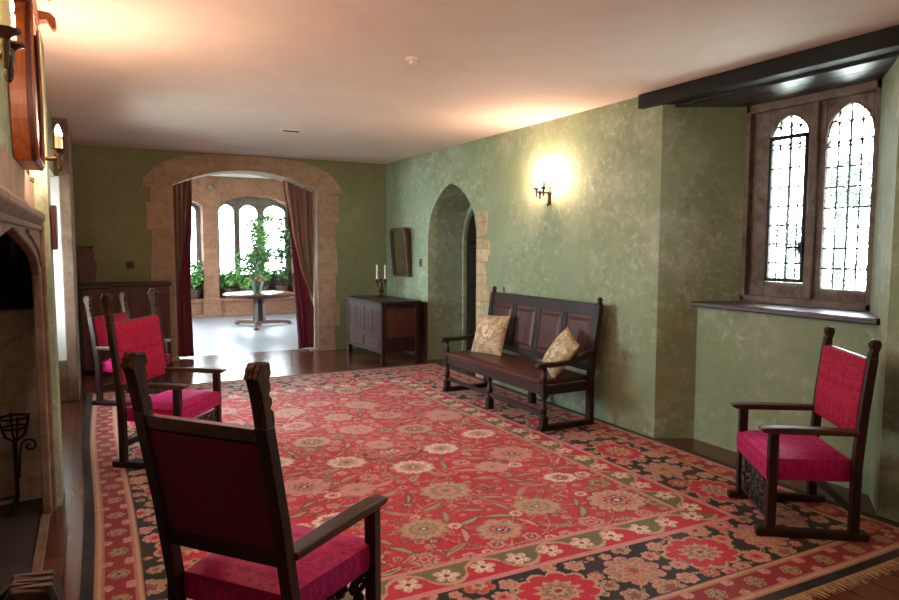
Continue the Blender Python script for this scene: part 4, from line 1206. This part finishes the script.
fd = tag(empty('fire_dog', (-.435, 4.68, .0125)), 'black iron fire dog with a basket cup standing on the slate hearth', 'fire dog')
b = MB(); b.tube([(0, -.012, .08), (0, -.012, .42)], .012, 8); b.tube([(0, .02, .08), (0, .02, .40)], .009, 8); b.build('stem', M['iron'], fd)
b = MB(); b.tube([(-.02, -.10, 0), (-.005, -.06, .07), (0, 0, .09), (-.005, .06, .07), (-.02, .10, 0)], .012, 8); b.tube([(0, 0, .085), (-.28, -.1, .085), (-.30, -.11, .0)], .011, 8); b.build('foot', M['iron'], fd)
b = MB()
for z, r in ((.56, .075), (.50, .065)): b.tube([(r * math.cos(t / 16 * 2 * PI), r * math.sin(t / 16 * 2 * PI), z) for t in range(16)], .007, 6, closed=True)
for k in range(4):
    t = k * PI / 2 + .3; b.tube([(.078 * math.cos(t), .078 * math.sin(t), .575), (.07 * math.cos(t), .07 * math.sin(t), .52), (.05 * math.cos(t), .05 * math.sin(t), .45), (0, 0, .41)], .007, 6)
b.build('basket_cup', M['iron'], fd)
b = MB(); b.tube([(.01, .03, .18), (.02, .035, .34)] + [(.07 - .045 * (1 - i / 30) * math.cos(i * .33), .04, .37 + .045 * (1 - i / 30) * math.sin(i * .33)) for i in range(26)], .006, 6); b.build('scroll', M['iron'], fd)

# ceiling fittings
sd = tag(empty('smoke_detector', (1.934, 4.173, H)), 'small cream round smoke detector on the ceiling', 'smoke detector')
b = MB(); b.lathe([(.0, -.001), (.05, -.001), (.05, -.016), (.044, -.02), (0, -.02)], (0, 0, 0), 20); b.build('base', M['plastic'], sd, smooth=True)
b = MB(); b.lathe([(0, -.0205), (.026, -.0205), (.03, -.03), (.026, -.042), (.0, -.046)], (0, 0, 0), 18); b.build('sensor_cap', M['plastic'], sd, smooth=True)
cv = tag(empty('ceiling_vent', (1.968, 7.385, H)), 'small flat rectangular vent on the ceiling toward the arch', 'vent')
b = MB(); b.box(-.10, .10, -.05, .05, -.012, -.001); b.build('frame', M['plastic'], cv, bevel=.003)
b = MB()
for i in range(5): b.box(-.085, .085, -.036 + i * .016, -.030 + i * .016, -.016, -.0122)
b.build('louvre', M['plate'], cv)

# ------------------------------------------------------------------ bay: table and plants
tb = tag(empty('pedestal_table', (2.86, 13.29, 0)), 'round dark pedestal table with shiny top in the sunlit bay', 'table')
b = MB(); b.lathe([(0, .57), (.56, .57), (.60, .575), (.605, .61), (.665, .618), (.672, .635), (.655, .648), (0, .65)], (0, 0, 0), 40); b.build('table_top', mat_simple('polished_table_top', '#4a2418', .28, .2, 6), tb, smooth=True)
b = MB(); rings = []
for r_, z in ((.13, .09), (.12, .2), (.10, .45), (.115, .56), (.16, .572)): rings.append([(r_ * math.cos(k * PI / 4 + PI / 8), r_ * math.sin(k * PI / 4 + PI / 8), z) for k in range(8)])
b.ring(rings); b.build('column', M['oak'], tb)
for t in (math.atan2(.57, -.32), math.atan2(-.71, -.22), math.atan2(.13, .55)):
    c_, s_ = math.cos(t), math.sin(t); b = MB()
    for (ra, za, rb, zb_, wd, h) in ((.02, .085, .42, .072, .12, .07), (.42, .072, .62, .05, .09, .06)):
        b.bar((ra * c_, ra * s_, za), (rb * c_, rb * s_, zb_), wd, h)
    b.lathe([(0, 0), (.035, 0), (.05, .02), (.045, .05), (.03, .075), (0, .08)], (.64 * c_, .64 * s_, 0), 12); b.build('foot', M['oak_red'], tb, bevel=.006)
def leaves(b, c, rad, n, size, rr, squash=1.0):
    for k in range(n):
        d_ = Vector((rr.gauss(0, 1), rr.gauss(0, 1), rr.gauss(0, 1))).normalized() * rad * rr.random() ** .4
        d_.z *= squash
        p = Vector(c) + d_; a = Vector((rr.gauss(0, 1), rr.gauss(0, 1), rr.gauss(-.1, .6))).normalized(); q = a.orthogonal().normalized()
        q.rotate(Matrix.Rotation(rr.random() * 6, 3, a)); l = size * rr.uniform(.7, 1.3); nrm = a.cross(q) * l * .12
        b.add([p, p + a * l * .5 + q * l * .28 + nrm, p + a * l, p + a * l * .5 - q * l * .28 + nrm], [(0, 1, 2), (0, 2, 3)])
def plant(loc, label, pot, crown, mat, pm, stem_top, seed, leaf=.08, name='potted_plant'):
    rr = random.Random(seed); root = tag(empty(name, loc), label, 'plant')
    pr, ph = pot
    b = MB(); b.lathe([(0, 0), (pr * .62, 0), (pr * .95, ph * .75), (pr, ph * .9), (pr * 1.05, ph), (pr * .88, ph), (pr * .85, ph * .9), (0, ph * .9)], (0, 0, 0), 18); b.build('pot', pm, root, smooth=True)
    b = MB()
    for k in range(5):
        e = Vector(crown[min(k, len(crown) - 1)][0]); b.tube([(rr.uniform(-.3, .3) * pr, rr.uniform(-.3, .3) * pr, ph * .88), tuple(e * .6 + Vector((0, 0, ph * .4)) * .4), tuple(e)], [.012, .008, .004], 6)
    b.build('stem', M['stem'], root)
    b = MB()
    for c_, rad, n, sq in crown: leaves(b, c_, rad, int(n * .85), leaf, rr, sq)
    b.build('foliage', mat, root)
    return root
tp = plant((2.83, 13.30, .651), 'leafy plant with orange flowers in a green pot on the round table', (.12, .24),
      [((0, 0, .42), .24, 260, .7), ((-.08, .02, .62), .25, 300, .8), ((.1, 0, .72), .22, 240, .8), ((.0, 0, .92), .14, 80, 1.0)], M['leafd'], M['pot'], .9, 21, .085)
b = MB(); rr = random.Random(5); leaves(b, (0, 0, .285), .12, 60, .05, rr, .35); b.build('flower', M['flower'], tp)
LZ = .402
for args in (
    ((2.68, 15.60, LZ), 'bushy potted plant low at the narrow left light of the bay window', (.13, .2), [((0, 0, .42), .24, 260, .7), ((.12, -.06, .55), .16, 100, .9), ((.16, 0, .85), .08, 30, 1.4)], M['leaf'], M['terra'], .9, 31),
    ((3.06, 15.62, LZ), 'spreading potted plant behind the pedestal table on the bay ledge', (.12, .18), [((0, 0, .34), .22, 200, .6), ((-.08, 0, .62), .1, 50, 1.3)], M['leaf2'], M['terra'], .7, 32),
    ((3.42, 15.62, LZ), 'tall climbing plant reaching up the middle light of the bay window', (.16, .25), [((0, 0, .5), .24, 200, .7), ((.02, 0, .95), .24, 240, 1.0), ((.0, 0, 1.35), .24, 240, .9), ((-.1, 0, 1.62), .2, 150, .8), ((.14, 0, 1.75), .14, 70, .8)], M['leaf'], M['terra'], 1.6, 33),
    ((3.90, 15.64, LZ), 'tall dark leafy plant beside the swept curtain on the bay ledge', (.15, .24), [((0, 0, .5), .21, 180, .7), ((.0, 0, .95), .22, 200, 1.1), ((.04, 0, 1.4), .2, 160, 1.0), ((.0, 0, 1.7), .14, 60, 1.0)], M['leafd'], M['terra'], 1.6, 34),
    ((1.98, 15.60, LZ), 'potted plant at the bay window left of the stone pier', (.14, .2), [((0, 0, .45), .25, 280, .8), ((.06, 0, .7), .16, 90, 1.1)], M['leaf'], M['terra'], .8, 35),
    ((1.52, 15.60, LZ), 'potted plant on the bay ledge half hidden by the left curtain', (.14, .2), [((0, 0, .45), .26, 240, .8)], M['leafd'], M['terra'], .8, 36)):
    plant(*args, leaf=.10)

# ------------------------------------------------------------------ outdoors
b = MB(); b.box(-40, 60, -40, 70, -3.2, -3.0); struct(b.build('ground', M['bounce_ground']))
def tree(loc, h, rad, label, seed):
    rr = random.Random(seed); root = tag(empty('tree', loc), label, 'tree')
    b = MB(); b.tube([(0, 0, 0), (.1, .05, h * .3), (0, 0, h * .7)], [.22, .17, .08], 10); b.build('trunk', M['leafp'], root, smooth=True)
    b = MB()
    for k in range(14):
        leaves(b, (rr.uniform(-1, 1) * rad * .6, rr.uniform(-1, 1) * rad * .6, h * rr.uniform(.45, .95)), rad * .45, 45, .2, rr)
    b.build('foliage', M['leafp'], root)
tree((18.5, 11.7, -3), 7.0, 1.2, 'faint tree outside seen through the wide light of the leaded window', 41)
tree((24.5, 17.6, -3), 5.6, 1.2, 'faint tree outside seen through the iron casement', 42)

# ------------------------------------------------------------------ light
W_ = bpy.data.worlds.new('sky'); SC.world = W_; W_.use_nodes = True
nt = W_.node_tree; nt.nodes.clear()
ow = nt.nodes.new('ShaderNodeOutputWorld'); bg = nt.nodes.new('ShaderNodeBackground')
bg.inputs[0].default_value = (.86, .95, 1.0, 1); bg.inputs[1].default_value = 18.0
nt.links.new(bg.outputs[0], ow.inputs[0])
def portal(name, loc, rot, sx, sy):
    l = bpy.data.lights.new(name, 'AREA'); l.shape = 'RECTANGLE'; l.size = sx; l.size_y = sy; l.cycles.is_portal = True
    o = bpy.data.objects.new(name, l); COL.objects.link(o); o.location = loc; o.rotation_euler = rot
# area lights shine along their local -Z
portal('daylight_portal', (4.9, 3.2, 1.95), (0, math.radians(90), 0), 1.5, 1.1)
portal('daylight_portal', (-1.05, 6.85, 1.5), (0, math.radians(-90), 0), 1.6, 1.9)
portal('daylight_portal', (3.3, 16.15, 1.6), (math.radians(-90), 0, 0), 1.8, 1.9)
portal('daylight_portal', (1.3, 16.15, 1.6), (math.radians(-90), 0, 0), 1.8, 1.9)
portal('daylight_portal', (-.65, 12.9, 1.65), (0, math.radians(-90), 0), 2.0, 3.5)
portal('daylight_portal', (5.65, 12.9, 1.65), (0, math.radians(90), 0), 2.0, 3.5)

for o in [x for x in COL.objects if x.parent is None and x.name.split('.')[0] in GROUPS]:
    o['group'] = GROUPS[o.name.split('.')[0]]

# ------------------------------------------------------------------ camera
f, yaw, pitch, roll = 676.83, .487253, .08239146, .00232582
cam = bpy.data.cameras.new('camera'); co = bpy.data.objects.new('camera', cam); COL.objects.link(co)
cam.sensor_fit = 'HORIZONTAL'; cam.sensor_width = 36; cam.lens = f / 899 * 36; cam.clip_start = .03; cam.clip_end = 200
fw = Vector((math.sin(yaw) * math.cos(pitch), math.cos(yaw) * math.cos(pitch), -math.sin(pitch)))
r0 = Vector((math.cos(yaw), -math.sin(yaw), 0)); u0 = r0.cross(fw)
rv = r0 * math.cos(roll) + u0 * math.sin(roll); uv = -r0 * math.sin(roll) + u0 * math.cos(roll)
co.matrix_world = Matrix(((rv.x, uv.x, -fw.x, 0), (rv.y, uv.y, -fw.y, 0), (rv.z, uv.z, -fw.z, 1.6), (0, 0, 0, 1)))
SC.camera = co
SC.view_settings.view_transform = 'Standard'; SC.view_settings.look = 'None'; SC.view_settings.gamma = 1; SC.view_settings.use_curve_mapping = False
SC.view_settings.exposure = 1.0
SC.cycles.use_denoising = True
SC.cycles.max_bounces = 10; SC.cycles.diffuse_bounces = 6; SC.cycles.transparent_max_bounces = 16
SC.cycles.sample_clamp_indirect = 8
